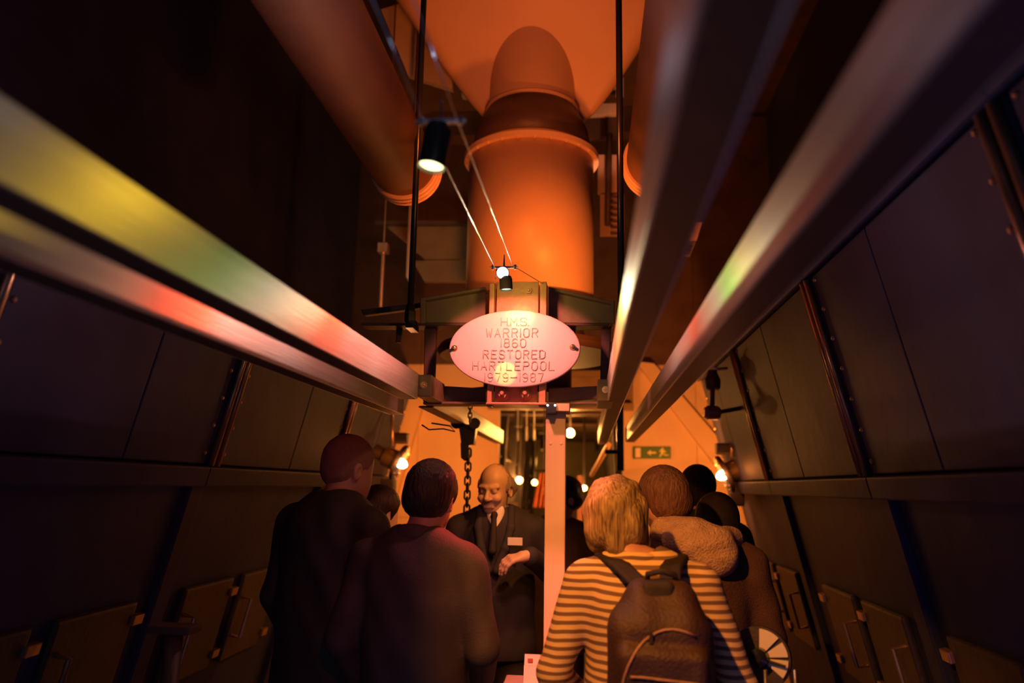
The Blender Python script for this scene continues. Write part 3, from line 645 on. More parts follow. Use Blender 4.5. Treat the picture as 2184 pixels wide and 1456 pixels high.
redink = mat('red_ink', (.55, .12, .10), .6, 0, .1, 5, 0)
for k in range(5):
    b = NB(); xx = a.x+.015+k*.04; zz = (a.z+mid)/2 if k % 2 else (mid+c.z)/2; yy = 3.468 if k % 2 else 3.503
    box(b, xx, xx+.022, yy-.004, yy+.006, zz-.007, zz+.007); local(lf, link('printed_patch', b, redink))
# ------------------------------------------------------------------ gauge with spokes low on the right
gw_ = thing('spoked_gauge', at(1640, 1400, 2.5), 'cream dial crossed by black spokes, low on the right by the casing', 'gauge')
c = at(1620, 1402, 2.5); n = V(-.35, -1, .15).normalized(); u, v, _ = frame(n); u = V(1, 0, 0)-n*n.x; u.normalize(); v = n.cross(u)*-1
if v.z < 0: v = -v
b = NB(); lathe(b, c, -n, [(0, .088), (.02, .09), (.05, .08)], 48); local(gw_, link('case', b, dark))
def sector(a0, a1, r0, r1):
    a0, a1 = math.radians(a0), math.radians(a1); P = [c+n*.004+(u*math.cos(a0+(a1-a0)*k/8)+v*math.sin(a0+(a1-a0)*k/8))*r1 for k in range(9)]
    P += [c+n*.004+(u*math.cos(a1+(a0-a1)*k/4)+v*math.sin(a1+(a0-a1)*k/4))*r0 for k in range(5)]
    b = NB(); poly(b, P, n*.004); return local(gw_, link('dial_sector', b, whitep))
sector(44, 86, .028, .082); sector(4, 34, .03, .082); sector(-40, -3, .03, .082)
b = NB(); lathe(b, c+n*.006, n, [(0, .030), (.03, .026), (.04, .01)], 24); local(gw_, link('hub', b, blackm))
b = NB(); tube(b, [c+n*.02, c+n*.02+v*-.02+u*.075], .004, 8); local(gw_, link('pointer', b, blackm))
b = NB(); tube(b, [c-n*.02, c-n*.02-V(0, 0, .9)], .02, 10); local(gw_, link('stand', b, dark))
for px, lab in ((1632, 'thin chrome rod just below the spoked gauge'), (1696, 'thin chrome rod right of the spoked gauge')):
    p = at(px, 1428, 2.4); b = NB(); tube(b, [p, V(p.x, p.y, .0)], .005, 8); tag(link('chrome_rod', b, chrome, smooth=True), lab, 'rod')
p = at(372, 1340, 2.4); r = thing('dim_bollard', V(p.x, p.y, 0), 'dim brown post with flat cap at the lower left, almost lost in shadow', 'post')
b = NB(); tube(b, [V(p.x, p.y, 0), p], .028, 14); local(r, link('shaft', b, brown, smooth=True))
b = NB(); box(b, p.x-.07, p.x+.07, p.y-.04, p.y+.04, p.z-.012, p.z+.012, .005); local(r, link('cap', b, brown))
fc = at(627, 910, 4.2); b = NB(); poly(b, [fc+V(-.015, 0, -.03), fc+V(.008, 0, -.025), fc+V(.016, 0, .035)], V(.0, .01, 0)); tag(link('torn_tag', b, orangep), 'tiny pale pointed tag on the dark left casing', 'tag')
# ------------------------------------------------------------------ the compartment beyond the opening
def lampbulb(px, py, Y, rad, lab, wts):
    c = at(px, py, Y); r = thing('bulkhead_lamp', c, lab, 'lamp', 'lamps in the far compartment')
    b = NB(); lathe(b, c+V(0, .03, 0), (0, -1, 0), [(0, rad*1.2), (.02, rad*1.2), (.02, rad)], 20); local(r, link('base', b, brass))
    b = NB(); bmesh.ops.create_uvsphere(b, u_segments=20, v_segments=12, radius=rad, matrix=Matrix.Translation(c)); local(r, link('globe', b, glow, smooth=True))
    b = NB(); tube(b, [c+V(0, .03, 0), V(c.x, c.y+.03, 5.149)], .012, 8); local(r, link('stem', b, dark))
    if wts: light('bulb_light', 'POINT', c+V(0, -.12, -.02), (1, .36, .07), wts, .03)
lampbulb(1216, 922, 7.6, .038, 'brightest round globe lamp right of the square post', 20)
lampbulb(1107, 1023, 8.6, .032, 'globe lamp beyond the guide, left of two', 16)
lampbulb(1140, 1028, 9.6, .028, 'globe lamp next to the orange cloth', 8)
lampbulb(1246, 1040, 8.2, .024, 'small globe lamp beside the blonde visitor', 8)
for k, (px, y0_, y1_) in enumerate(((1104, 918, 940), (1123, 910, 939), (1139, 916, 938))):
    b = NB(); tube(b, [at(px, y0_, 7.5), at(px, y1_, 7.5)], .011, 10); p_ = at(px, y0_, 7.5); tube(b, [p_, V(p_.x, p_.y, 5.149)], .004, 6); tag(link('cream_rod', b, whitep, smooth=True), ('shortest', 'longest', 'right hand')[k]+' of the three cream rods hanging under the far beam', 'rod', 'cream rods under the far beam')  # cream colour stands in for the shine of lit brass
light('rod_fill', 'POINT', at(1120, 925, 7.1), (1, .5, .15), 1.5, .02)  # helper light added beside the hanging rods to brighten them
for k, y in enumerate((7.9, 9.2, 10.6, 12.2, 14.0)):
    r = thing('far_beam', V(CX, y, 2.5), ('first', 'second', 'third', 'fourth', 'last')[k]+' dark beam across the far compartment, counting away from the opening', 'beam', 'beams of the far compartment')
    b = NB(); box(b, -1.3, .75, y, y+.02, 2.36, 2.62); local(r, link('web', b, beamp))
    b = NB(); box(b, -1.3, .75, y-.06, y+.08, 2.34, 2.36); local(r, link('lower_flange', b, brown))
    for xx in (-1.0, -.75, .1, .45):
        b = NB(); box(b, xx, xx+.07, y-.05, y+.05, 2.22-.03*(k % 2), 2.34, .004); local(r, link('bracket', b, dark))
b = NB(); box(b, OX0-.3, OX1+.3, 13.6, 13.68, 0, 2.4); fr = tag(link('far_screen', b, beamp), 'olive lit panel closing the far end of the gangway', 'panel')
# machinery blocks left and right of the far gangway
for s in (-1, 1):
    r = thing('engine_frame', V(CX+s*.85, 9.5, 0), 'dark engine framing %s of the far gangway' % ('left' if s < 0 else 'right'), 'engine frame')
    xw = CX+s*.62
    for k in range(5):
        y = 7.5+k*1.1
        b = NB(); hexa(b, [V(xw, y, 0), V(xw+s*.1, y, 0), V(xw+s*.1, y+.12, 0), V(xw, y+.12, 0), V(xw-s*.12, y, 2.3), V(xw-s*.02, y, 2.3), V(xw-s*.02, y+.12, 2.3), V(xw-s*.12, y+.12, 2.3)], .008); local(r, link('column', b, dark))
        b = NB(); tube(b, [V(xw+s*.05, y+.12, .9), V(xw+s*.0, y+1.1, 1.6)], .02, 8); local(r, link('brace', b, brown))
    b = NB(); box(b, xw-.04, xw+.04, 7.5, 12.4, 1.35, 1.42, .01); local(r, link('rail', b, casel))
    b = NB(); box(b, xw+s*.12-.02, xw+s*.12+.02, 7.5, 13.5, 0, 2.3); local(r, link('side_sheet', b, beamp))
    for k in range(8):
        b = NB(); p = V(xw-s*.02, 7.7+k*.55, 1.30); lathe(b, p, (0, 0, -1), [(0, .02), (.02, .03), (.14, .03), (.16, .015), (.22, .012)], 12); local(r, link('oil_cup', b, brass))
    b = NB(); tube(b, [V(xw-s*.04, 7.3, 1.72), V(xw-s*.04, 12.5, 1.78)], .018, 8); tube(b, [V(xw-s*.06, 7.3, 1.9), V(xw-s*.02, 12.5, 1.86)], .012, 8); local(r, link('pipe_run', b, brown))
# pale pole, hanging orange cloth
p = at(1237, 1065, 7.35); b = NB(); box(b, p.x-.025, p.x+.025, 7.35, 7.40, 0, at(1237, 1014, 7.35).z, .004); tag(link('pale_pole', b, mat('pink_paint', (.85, .5, .4), .5, 0, .05, 5, 0)), 'pale pinkish pole beside the blonde visitor, seen through the opening', 'pole')
hc = thing('hanging_coat', at(1155, 1040, 6.4), 'orange hanging cloth with a row of round buttons left of the post', 'coat')
b = NB(); gr = []
P0 = [at(1151, 1009, 6.4), at(1176, 1006, 6.4), at(1176, 1083, 6.4), at(1136, 1082, 6.4)]
for i in range(13):
    rr = []
    for j in range(17):
        a = P0[0].lerp(P0[1], j/16); c = P0[3].lerp(P0[2], j/16); q = a.lerp(c, i/12); rr.append(b.verts.new(q+V(0, .018*math.sin(j*1.7), 0)))
    gr.append(rr)
for i in range(12):
    for j in range(16): b.faces.new((gr[i][j], gr[i+1][j], gr[i+1][j+1], gr[i][j+1]))
o = link('cloth', b, clothor, smooth=True); md = o.modifiers.new('t', 'SOLIDIFY'); md.thickness = .006; local(hc, o)
for k in range(4):
    b = NB(); bmesh.ops.create_uvsphere(b, u_segments=12, v_segments=8, radius=.011, matrix=Matrix.Translation(at(1161, 1036+k*6.6, 6.36))); local(hc, link('button', b, brass, smooth=True))
b = NB(); tube(b, [at(1140, 1003, 6.4), at(1180, 1003, 6.4)], .01, 8); tube(b, [at(1160, 1003, 6.4), V(at(1160, 1003, 6.4).x, 6.4, 5.149)], .006, 8); local(hc, link('hanger_bar', b, dark))
# rounded brass plates of the far gangway floor
bp_ = thing('gangway_ramp', V(at(1105, 1330, 8.0).x, 8.2, 0), 'shiny rounded brass gangway plates leading to the far compartment', 'ramp')
for k, (ya, yb_, za, zb_) in enumerate(((7.1, 8.0, .06, .10), (8.05, 9.2, .13, .28), (9.25, 10.4, .3, .48))):
    b = NB(); gg = []; xc_ = at(1108, 1300, 8).x
    for i in range(13):
        rr = []
        for j in range(17):
            s_ = j/16*2-1; t_ = i/12
            rr.append(b.verts.new((xc_+s_*.24, ya+(yb_-ya)*t_, za+(zb_-za)*t_+.05*math.sin(t_*math.pi)+.03*math.cos(s_*math.pi*1.5))))
        gg.append(rr)
    for i in range(12):
        for j in range(16): b.faces.new((gg[i][j], gg[i+1][j], gg[i+1][j+1], gg[i][j+1]))
    o = link('rounded_plate', b, brass, smooth=True); md = o.modifiers.new('t', 'SOLIDIFY'); md.thickness = .02; local(bp_, o)
# ------------------------------------------------------------------ people: one continuous surface each, sculpted as a distance field
class Vol:
    def __init__(s, lo, hi, res):
        s.lo = np.array(lo, np.float32); s.res = res
        s.n = np.ceil((np.array(hi)-np.array(lo))/res).astype(int)+1
        s.g = np.full(s.n, 9.0, np.float32)
    def _sl(s, lo, hi, pad):
        a = np.clip(np.floor((np.array(lo)-pad-s.lo)/s.res).astype(int), 0, s.n)
        b = np.clip(np.ceil((np.array(hi)+pad-s.lo)/s.res).astype(int)+1, 0, s.n)
        return a, b
    def put(s, shape, k=.02, op='u'):
        fn, lo, hi = shape; a, b = s._sl(lo, hi, k+3*s.res)
        if (b <= a).any(): return s
        X = (s.lo[0]+s.res*np.arange(a[0], b[0], dtype=np.float32))[:, None, None]
        Y = (s.lo[1]+s.res*np.arange(a[1], b[1], dtype=np.float32))[None, :, None]
        Z = (s.lo[2]+s.res*np.arange(a[2], b[2], dtype=np.float32))[None, None, :]
        d = fn(X, Y, Z); v = s.g[a[0]:b[0], a[1]:b[1], a[2]:b[2]]
        if op == 'u':
            h = np.maximum(k-np.abs(v-d), 0)/max(k, 1e-6); v[...] = np.minimum(v, d)-h*h*k*.25
        elif op == 's':
            d = -d; h = np.maximum(k-np.abs(v-d), 0)/max(k, 1e-6); v[...] = np.maximum(v, d)+h*h*k*.25
        return s
    def coords(s):
        return [(s.lo[i]+s.res*np.arange(s.n[i], dtype=np.float32)).reshape([-1 if j == i else 1 for j in range(3)]) for i in range(3)]
    def mesh(s):
        g = s.g; g[0] = g[-1] = 9; g[:, 0] = g[:, -1] = 9; g[:, :, 0] = g[:, :, -1] = 9
        ins = g < 0; c = np.zeros([k-1 for k in s.n], np.uint8)
        for dx in (0, 1):
            for dy in (0, 1):
                for dz in (0, 1): c += ins[dx:s.n[0]-1+dx, dy:s.n[1]-1+dy, dz:s.n[2]-1+dz]
        act = np.argwhere((c > 0) & (c < 8)); idx = -np.ones(c.shape, np.int32); idx[tuple(act.T)] = np.arange(len(act))
        acc = np.zeros((len(act), 3)); cnt = np.zeros(len(act))
        E = [((0, 0, 0), (1, 0, 0)), ((0, 1, 0), (1, 1, 0)), ((0, 0, 1), (1, 0, 1)), ((0, 1, 1), (1, 1, 1)), ((0, 0, 0), (0, 1, 0)), ((1, 0, 0), (1, 1, 0)),
             ((0, 0, 1), (0, 1, 1)), ((1, 0, 1), (1, 1, 1)), ((0, 0, 0), (0, 0, 1)), ((1, 0, 0), (1, 0, 1)), ((0, 1, 0), (0, 1, 1)), ((1, 1, 0), (1, 1, 1))]
        for p, q in E:
            A_ = act+p; B_ = act+q; va = g[tuple(A_.T)]; vb = g[tuple(B_.T)]; m = (va < 0) != (vb < 0)
            t = np.where(m, va/np.where(m, va-vb, 1), 0); t = np.clip(t, .02, .98)
            pt = np.array(p)+(np.array(q)-np.array(p))*t[:, None]
            acc[m] += pt[m]; cnt[m] += 1
        vert = (act+acc/cnt[:, None])*s.res+s.lo
        quads = []
        for ax in range(3):
            o = [0, 0, 0]; o[ax] = 1
            sa = [slice(0, s.n[i]-o[i]) for i in range(3)]; sb = [slice(o[i], s.n[i]) for i in range(3)]
            ch = ins[tuple(sa)] != ins[tuple(sb)]; P = np.argwhere(ch); u, w_ = [(1, 2), (2, 0), (0, 1)][ax]
            e1 = np.zeros(3, int); e1[u] = 1; e2 = np.zeros(3, int); e2[w_] = 1
            P = P[(P[:, u] > 0) & (P[:, w_] > 0)]
            q = np.stack([idx[tuple((P-e1-e2).T)], idx[tuple((P-e2).T)], idx[tuple(P.T)], idx[tuple((P-e1).T)]], 1)
            fl_ = ins[tuple(P.T)]; q[~fl_] = q[~fl_][:, ::-1]; quads.append(q)
        return vert, np.concatenate(quads)
def vmesh(name, vol, m, parent):
    vert, q = vol.mesh(); me = bpy.data.meshes.new(name)
    me.vertices.add(len(vert)); me.vertices.foreach_set('co', vert.astype(np.float32).ravel())
    me.loops.add(len(q)*4); me.loops.foreach_set('vertex_index', q.astype(np.int32).ravel())
    me.polygons.add(len(q)); me.polygons.foreach_set('loop_start', np.arange(0, len(q)*4, 4, dtype=np.int32))
    me.polygons.foreach_set('loop_total', np.full(len(q), 4, np.int32))
    me.update(calc_edges=True); me.polygons.foreach_set('use_smooth', np.ones(len(q), bool)); me.materials.append(m)
    o = bpy.data.objects.new(name, me); COL.objects.link(o); o.parent = parent; return o
def bb(*pts, r=0):
    P = np.array([list(p) for p in pts], float); return P.min(0)-r, P.max(0)+r
def cap(a, b, ra, rb=None, ys=1.0):
    """tapered limb; ys > 1 flattens it front to back"""
    rb = ra if rb is None else rb; a = np.array(a, float); b = np.array(b, float); d = b-a; L2 = max(d.dot(d), 1e-9); lo, hi = bb(a, b, r=max(ra, rb))
    def fn(X, Y, Z):
        px, py, pz_ = X-a[0], Y-a[1], Z-a[2]; t = np.clip((px*d[0]+py*d[1]+pz_*d[2])/L2, 0, 1)
        return (np.sqrt((px-t*d[0])**2+((py-t*d[1])*ys)**2+(pz_-t*d[2])**2)-(ra+(rb-ra)*t))/math.sqrt(ys)
    return fn, lo, hi
def ell(c, r, R=None):
    c = np.array(c, float); r = np.array(r, float); Rm = np.array(R) if R is not None else np.eye(3); mr = r.max()
    def fn(X, Y, Z):
        px, py, pz_ = X-c[0], Y-c[1], Z-c[2]; q = [(px*Rm[0, i]+py*Rm[1, i]+pz_*Rm[2, i])/r[i] for i in range(3)]
        k0 = np.sqrt(q[0]**2+q[1]**2+q[2]**2); k1 = np.sqrt((q[0]/r[0])**2+(q[1]/r[1])**2+(q[2]/r[2])**2)+1e-6
        return k0*(k0-1)/k1
    return fn, c-mr, c+mr
def rb(c, h, rad, R=None):
    c = np.array(c, float); h = np.array(h, float)-rad; Rm = np.array(R) if R is not None else np.eye(3); mr = np.linalg.norm(h)+rad
    def fn(X, Y, Z):
        px, py, pz_ = X-c[0], Y-c[1], Z-c[2]; q = [np.abs(px*Rm[0, i]+py*Rm[1, i]+pz_*Rm[2, i])-h[i] for i in range(3)]
        return np.sqrt(sum(np.maximum(t, 0)**2 for t in q))+np.minimum(np.maximum(q[0], np.maximum(q[1], q[2])), 0)-rad
    return fn, c-mr, c+mr
def tor(c, R_, r, n=(0, 0, 1), ysc=1.0):
    c = np.array(c, float); n = np.array(Vector(n).normalized())
    def fn(X, Y, Z):
        px, py, pz_ = X-c[0], (Y-c[1]), Z-c[2]; h = px*n[0]+py*n[1]+pz_*n[2]; l = np.sqrt(np.maximum(px**2+(py*ysc)**2+pz_**2-h*h, 0))
        return np.sqrt((l-R_)**2+h*h)-r
    return fn, c-R_-r, c+R_+r
def euler(yaw=0, pitch=0, roll=0):
    return np.array((Matrix.Rotation(yaw, 3, 'Z') @ Matrix.Rotation(pitch, 3, 'X') @ Matrix.Rotation(roll, 3, 'Y')))
D2 = math.radians

def hand(v, wrist, fdir, pn, side, curl=.5, k=.006):
    """palm, four fingers of unequal length with bends, thumb from the side of the palm.  fdir: to the fingers, pn: palm normal"""
    f = Vector(fdir).normalized(); n = Vector(pn); n = (n-f*n.dot(f)).normalized(); s = f.cross(n)*side; w_ = Vector(wrist)
    v.put(cap(w_-f*.01, w_+f*.03, .025, .028), .012)
    for t in (-.024, -.008, .008, .024):
        v.put(cap(w_+f*.02+s*t*.6, w_+f*.085+s*t, .0145, .0125), .010)
    for t, L_ in ((-.031, .068), (-.0105, .080), (.0105, .074), (.031, .058)):
        p = w_+f*.085+s*t; d = f; c_ = curl
        for q, seg in enumerate((.42, .33, .25)):
            a_ = c_*(.7+.25*q); d = (d*math.cos(a_)+n*math.sin(a_)).normalized(); p2 = p+d*L_*seg*1.15
            v.put(cap(p, p2, .0098-.0012*q, .0092-.0013*q), k if q else .007); p = p2
    p = w_+f*.028-s*.026; d = (f*.62-s*.62+n*.45).normalized(); p2 = p+d*.038; v.put(cap(p, p2, .014, .0115), .012)
    d = (f*.85-s*.15+n*.45).normalized(); p3 = p2+d*.036; v.put(cap(p2, p3, .0112, .0095), .004)

def face(v, hc, R, male=True, detail=True):
    Rv = Matrix(R.tolist())
    def L(x, y, z): return Vector(hc)+Rv @ Vector((x, y, z))
    v.put(ell(L(0, -.012, .03), (.077, .098, .093), R), .01)
    v.put(ell(L(0, .03, -.045), (.058, .062, .068), R), .03)
    v.put(ell(L(0, .052, -.088), (.030, .028, .022), R), .03)
    for s in (-1, 1):
        v.put(ell(L(s*.080, -.005, -.010), (.010, .019, .032), R), .008)
        v.put(ell(L(s*.084, .0, -.010), (.006, .010, .019), R), .003, 's')
        if detail:
            v.put(ell(L(s*.034, .078, -.030), (.026, .022, .022), R), .02)
            v.put(ell(L(s*.031, .097, .004), (.019, .014, .013), R), .012, 's')
            v.put(ell(L(s*.031, .081, .002), (.0135, .0125, .0105), R), .003)
            v.put(cap(L(s*.012, .090, .022), L(s*.048, .076, .024), .009, .007), .016)
            v.put(ell(L(s*.013, .104, -.032), (.009, .011, .008), R), .006)
    if detail:
        v.put(cap(L(0, .092, .010), L(0, .116, -.028), .008, .0125), .010)
        v.put(cap(L(-.024, .086, -.056), L(.024, .086, -.056), .0075, .0075), .006)
        v.put(cap(L(-.019, .086, -.069), L(.019, .086, -.069), .0085, .0085), .006)
        v.put(cap(L(-.026, .096, -.0625), L(.026, .096, -.0625), .0028, .0028), .003, 's')
        for s in (-1, 1): v.put(cap(L(s*.018, .104, -.038), L(s*.034, .088, -.062), .0014, .001), .008, 's')
    return L

def wrinkle(vol, amp, seed, fz=26, fx=17):
    X, Y, Z = vol.coords(); r = np.random.RandomState(seed); a, b, c, d = r.uniform(0, 6, 4)
    vol.g += (amp*(np.sin(fz*Z+6*np.sin(fx*.5*X+a)+5*Y+b)*.6+np.sin(fz*.55*Z-fx*X+c)*.4+.5*np.sin(fx*2.1*X+9*Y+4*np.sin(7*Z)+d)*.5)).astype(np.float32)

def person(loc, face_deg, H, label, name='person', wid=1.0, head=(0, 0, 0, 0, 0), top=navy, hairm=hairdk, hair='short', arms=None, hands=True, res=.0065, detail=False,
           bottom=trous, skinm=skin, hem=.86, collar=True, lean=0, thick=1.0, wr=.004, sleeves=1.0, seed=1, jname='jacket', hdz=0):
    """face_deg 0: faces down the room, away from the camera.  head: dx, dy, yaw, pitch, roll.  arms: (elbow, wrist) left and right in body space"""
    k = H/1.72; root = thing(name, Vector(loc), label, 'person'); root.rotation_euler = (0, 0, D2(-face_deg)); root.scale = (k, k, k)
    W = wid; sh = .185*W
    ar = arms or {-1: ((-.25*W, -.02, 1.13), (-.24*W, .10, .90)), 1: ((.25*W, -.02, 1.13), (.24*W, .10, .90))}
    hdx, hdy, hyaw, hpit, hrol = head; hc = V(hdx, .02+hdy, 1.60+hdz); R = euler(D2(-hyaw), D2(-hpit), D2(hrol))
    ext = [ar[-1][0], ar[-1][1], ar[1][0], ar[1][1], (-.33*W, -.22, 0), (.33*W, .25, 1.82)]
    lo = np.min(np.array(ext), 0)-np.array((.1, .12, .03)); hi = np.max(np.array(ext), 0)+np.array((.1, .16, .03)); lo[2] = -.02
    b = Vol(lo, hi, res)
    L = face(b, hc, R, detail=detail)
    b.put(cap((0, -.015, 1.42), hc+V(0, -.03, -.05), .062*W, .056), .03)
    b.put(cap((0, 0, 1.32), (0, .0, 1.06), .155*W, .135*W, 1.45), .04); b.put(cap((0, 0, 1.05), (0, -.005, .93), .140*W, .165*W, 1.35), .05)
    for s in (-1, 1):
        S = (s*sh, -.005, 1.385); E_, W_ = ar[s]
        b.put(cap((s*.03, -.01, 1.45), S, .045, .05), .03); b.put(cap(S, E_, .050, .040), .03); b.put(cap(E_, W_, .039, .025), .02)
        b.put(cap((s*.085*W, 0, .9), (s*.10, .01, .48), .085, .056), .04); b.put(cap((s*.10, .01, .48), (s*.11, -.02, .08), .054, .036), .02); b.put(cap((s*.11, -.03, .045), (s*.12, .12, .035), .035, .03), .02)
        if hands:
            d = (Vector(W_)-Vector(E_)).normalized(); fd, pn_, cu = (arms or {}).get('h%d' % s, (d, (-s, .2, 0), .5)); hand(b, W_, fd, pn_, -s if s > 0 else 1, cu)
    vmesh('body', b, skinm, root)
    j = Vol(lo, hi, res*1.15)
    T = thick
    j.put(cap((0, -.005, 1.33), (0, 0, 1.08), .178*W*T, .168*W*T, 1.32), .05); j.put(cap((0, 0, 1.08), (0, 0, hem+.06), .168*W*T, .188*W*T, 1.28), .05)
    for s in (-1, 1):
        S = (s*sh, -.008, 1.383); E_, W_ = ar[s]
        j.put(cap((s*.045, -.015, 1.455), (s*(sh-.02), -.01, 1.405), .046, .055), .04)
        j.put(cap(S, E_, .067*T*sleeves, .056*T*sleeves), .035); We = Vector(E_).lerp(Vector(W_), .93); j.put(cap(E_, We, .056*T*sleeves, .043*T*sleeves), .02)
    if wr: wrinkle(j, wr, seed)
    j.put(rb((0, 0, hem-.25), (.5, .5, .25), .005), .004, 's') if min(ar[-1][1][2], ar[1][1][2]) > hem+.02 else None
    j.put(cap((0, -.005, 1.47), hc+V(0, 0, .1), .058, .09), .01, 's')
    vmesh(jname, j, top, root)
    if collar:
        c_ = Vol((-.13, -.14, 1.38), (.13, .16, 1.56), res)
        c_.put(tor((0, -.005, 1.462), .070, .020, (0, .35, 1)), .01); c_.put(tor((0, -.008, 1.485), .066, .012, (0, .35, 1)), .01)
        c_.put(cap((0, .12, 1.52), (0, .08, 1.40), .03), .01, 's'); vmesh('collar', c_, top, root)
    t_ = Vol((-.28, -.22, .03), (.28, .22, 1.02), .010)
    t_.put(cap((0, 0, 1.0), (0, -.005, .92), .15*W, .172*W, 1.3), .05)
    for s in (-1, 1): t_.put(cap((s*.085*W, 0, .9), (s*.10, .01, .48), .10, .078), .03); t_.put(cap((s*.10, .01, .48), (s*.11, -.02, .10), .076, .066), .02)
    wrinkle(t_, .003, seed+3); vmesh('trousers', t_, bottom, root)
    for s in (-1, 1):
        f = Vol((s*.12-.09, -.12, -.01), (s*.12+.09, .22, .14), .008)
        f.put(cap((s*.11, -.045, .045), (s*.125, .14, .034), .046, .040), .02); f.put(cap((s*.11, -.02, .05), (s*.11, -.02, .11), .045, .046), .02)
        f.put(rb((0, 0, -.10), (1, 1, .102), .001), .001, 's'); vmesh('shoe', f, blackm, root)
    # hair
    hv = Vol(np.array(hc)-(.15, .17, .22), np.array(hc)+(.15, .17, .17), res*.8)
    if hair in ('short', 'crop', 'cap'):
        g_ = .012 if hair == 'short' else .0025
        if hair == 'cap': g_ = .022
        hv.put(ell(L(0, -.016, .036), (.079+g_, .100+g_, .093+g_), R), .01); hv.put(ell(L(0, -.045, -.018), (.070+g_, .060+g_, .062), R), .03)
        hv.put(ell(L(0, .105, -.03), (.085, .095, .095), R), .012, 's')
        for s in (-1, 1): hv.put(ell(L(s*.09, .004, -.028), (.028, .024, .036), R), .008, 's')
    elif hair == 'bob':
        hv.put(ell(L(0, -.010, .040), (.097, .112, .102), R), .01)
        for s in (-1, 1): hv.put(cap(L(s*.060, -.02, .02), L(s*.066, -.005, -.075), .042, .030), .03)
        hv.put(cap(L(0, -.060, .02), L(0, -.058, -.085), .058, .038), .03); hv.put(cap(L(-.04, -.05, -.03), L(.04, -.05, -.03), .055, .055), .03)
        hv.put(cap(L(-.05, .075, .07), L(.06, .085, .045), .022, .018), .02)
        hv.put(ell(L(0, .115, -.045), (.060, .075, .095), R), .012, 's')
    elif hair == 'sides':
        hv.put(ell(L(0, -.02, .030), (.0775, .096, .0935), R), .01)
        for s in (-1, 1): hv.put(ell(L(s*.074, -.03, .008), (.022, .052, .046), R), .02)
        hv.put(cap(L(-.055, -.085, .0), L(.055, -.085, .0), .034, .034), .02); hv.put(ell(L(0, .09, .02), (.075, .085, .15), R), .01, 's')
        for s in (-1, 1): hv.put(ell(L(s*.09, .004, -.022), (.022, .024, .034), R), .008, 's')
    if hair != 'bald':
        X, Y, Z = hv.coords(); hv.g += (.0007*np.sin(330*X+5*np.sin(14*Z)+90*Y)+.0007*np.sin(290*Y+4*np.sin(16*Z+2)-120*X)).astype(np.float32)
        if hair == 'bob': hv.g += (.0045*np.sin(26*X+3*np.sin(20*Y))*np.sin(17*Z+2+3*np.sin(25*X))+.0022*np.sin(70*X+6*np.sin(13*Z))*np.ones_like(Y)+.002*np.sin(80*Y+5*np.sin(15*Z))).astype(np.float32)
        vmesh('hat' if hair == 'cap' else 'hair', hv, hairm, root)
    return root, L, k, R

def fx(px, Y): return at(px, 1100, Y).x
# blonde woman with backpack
YW = 2.45
wx = fx(1368, YW)
woman, L, k, R = person((wx, YW, 0), 6, 1.655, 'person with blonde bobbed hair in a striped jersey, seen from behind with a backpack', wid=1.0, hdz=-.015,
    head=(-.08, .015, 8, 4, -6), top=stripem, hairm=hairbl, hair='bob', jname='jersey', skinm=skinr, hem=.80, wr=.003, seed=4, sleeves=.92,
    arms={-1: ((-.275, -.03, 1.12), (-.20, .18, 1.0)), 1: ((.285, -.03, 1.10), (.20, .17, .98))}, collar=False, res=.006)
cv = Vol((-.13, -.14, 1.38), (.13, .14, 1.56), .006); cv.put(tor((-.012, -.005, 1.456), .072, .017, (0, .3, 1)), .01); vmesh('neckband', cv, stripem, woman)
bag = thing('backpack', woman.matrix_basis.to_translation() if False else Vector((wx, YW, 0)), 'dark maroon backpack with curved zips on the striped jersey', 'backpack')
bag.rotation_euler = woman.rotation_euler; bag.scale = woman.scale
bv = Vol((-.24, -.44, .82), (.28, -.08, 1.52), .006)
bx = .055
bv.put(rb((bx, -.235, 1.15), (.145, .085, .22), .075, euler(0, D2(4), 0)), .01); bv.put(rb((bx, -.205, 1.31), (.105, .065, .12), .06), .05)
bv.put(rb((bx+.01, -.315, 1.10), (.118, .035, .17), .03, euler(0, D2(3), 0)), .02)
wrinkle(bv, .004, 9, 20, 24); vmesh('bag_body', bv, bagm, bag)
def strip(name, pts, w_, t_, m, par, nrm=(0, -1, 0)):
    bm = NB(); pr = None; n_ = Vector(nrm)
    P = [Vector(p) for p in pts]
    for i, p in enumerate(P):
        d = (P[min(i+1, len(P)-1)]-P[max(i-1, 0)]).normalized(); nn = n_[i] if isinstance(nrm, list) else n_
        s_ = d.cross(nn).normalized()*w_/2; q = [bm.verts.new(x) for x in (p-s_, p+s_, p+s_+nn*t_, p-s_+nn*t_)]
        if pr:
            for a in range(4): bm.faces.new((pr[a], pr[(a+1) % 4], q[(a+1) % 4], q[a]))
        else: bm.faces.new(q)
        pr = q
    bm.faces.new(pr[::-1]); bmesh.ops.recalc_face_normals(bm, faces=bm.faces)
    o = link(name, bm, m, par, True); md = o.modifiers.new('b', 'BEVEL'); md.width = .002; md.limit_method = 'ANGLE'; return o
sv_ = Vol((-.28, -.32, .95), (.3, .24, 1.56), .006)
for s, pts in ((-1, [(bx-.05, -.20, 1.41), (-.06, -.115, 1.455), (-.115, -.02, 1.475), (-.125, .08, 1.42), (-.135, .135, 1.28), (-.14, .13, 1.08)]),
               (1, [(bx+.03, -.20, 1.41), (.090, -.115, 1.455), (.110, -.02, 1.478), (.118, .08, 1.42), (.13, .135, 1.28), (.14, .13, 1.08)])):
    for q in range(6-1):
        for off in (-.019, -.0065, .0065, .019):
            a, c = Vector(pts[q])+V(off*1.2, 0, 0), Vector(pts[q+1])+V(off*1.2, 0, 0); sv_.put(cap(a, c, .0095), .008)
vmesh('shoulder_straps', sv_, webm, bag)
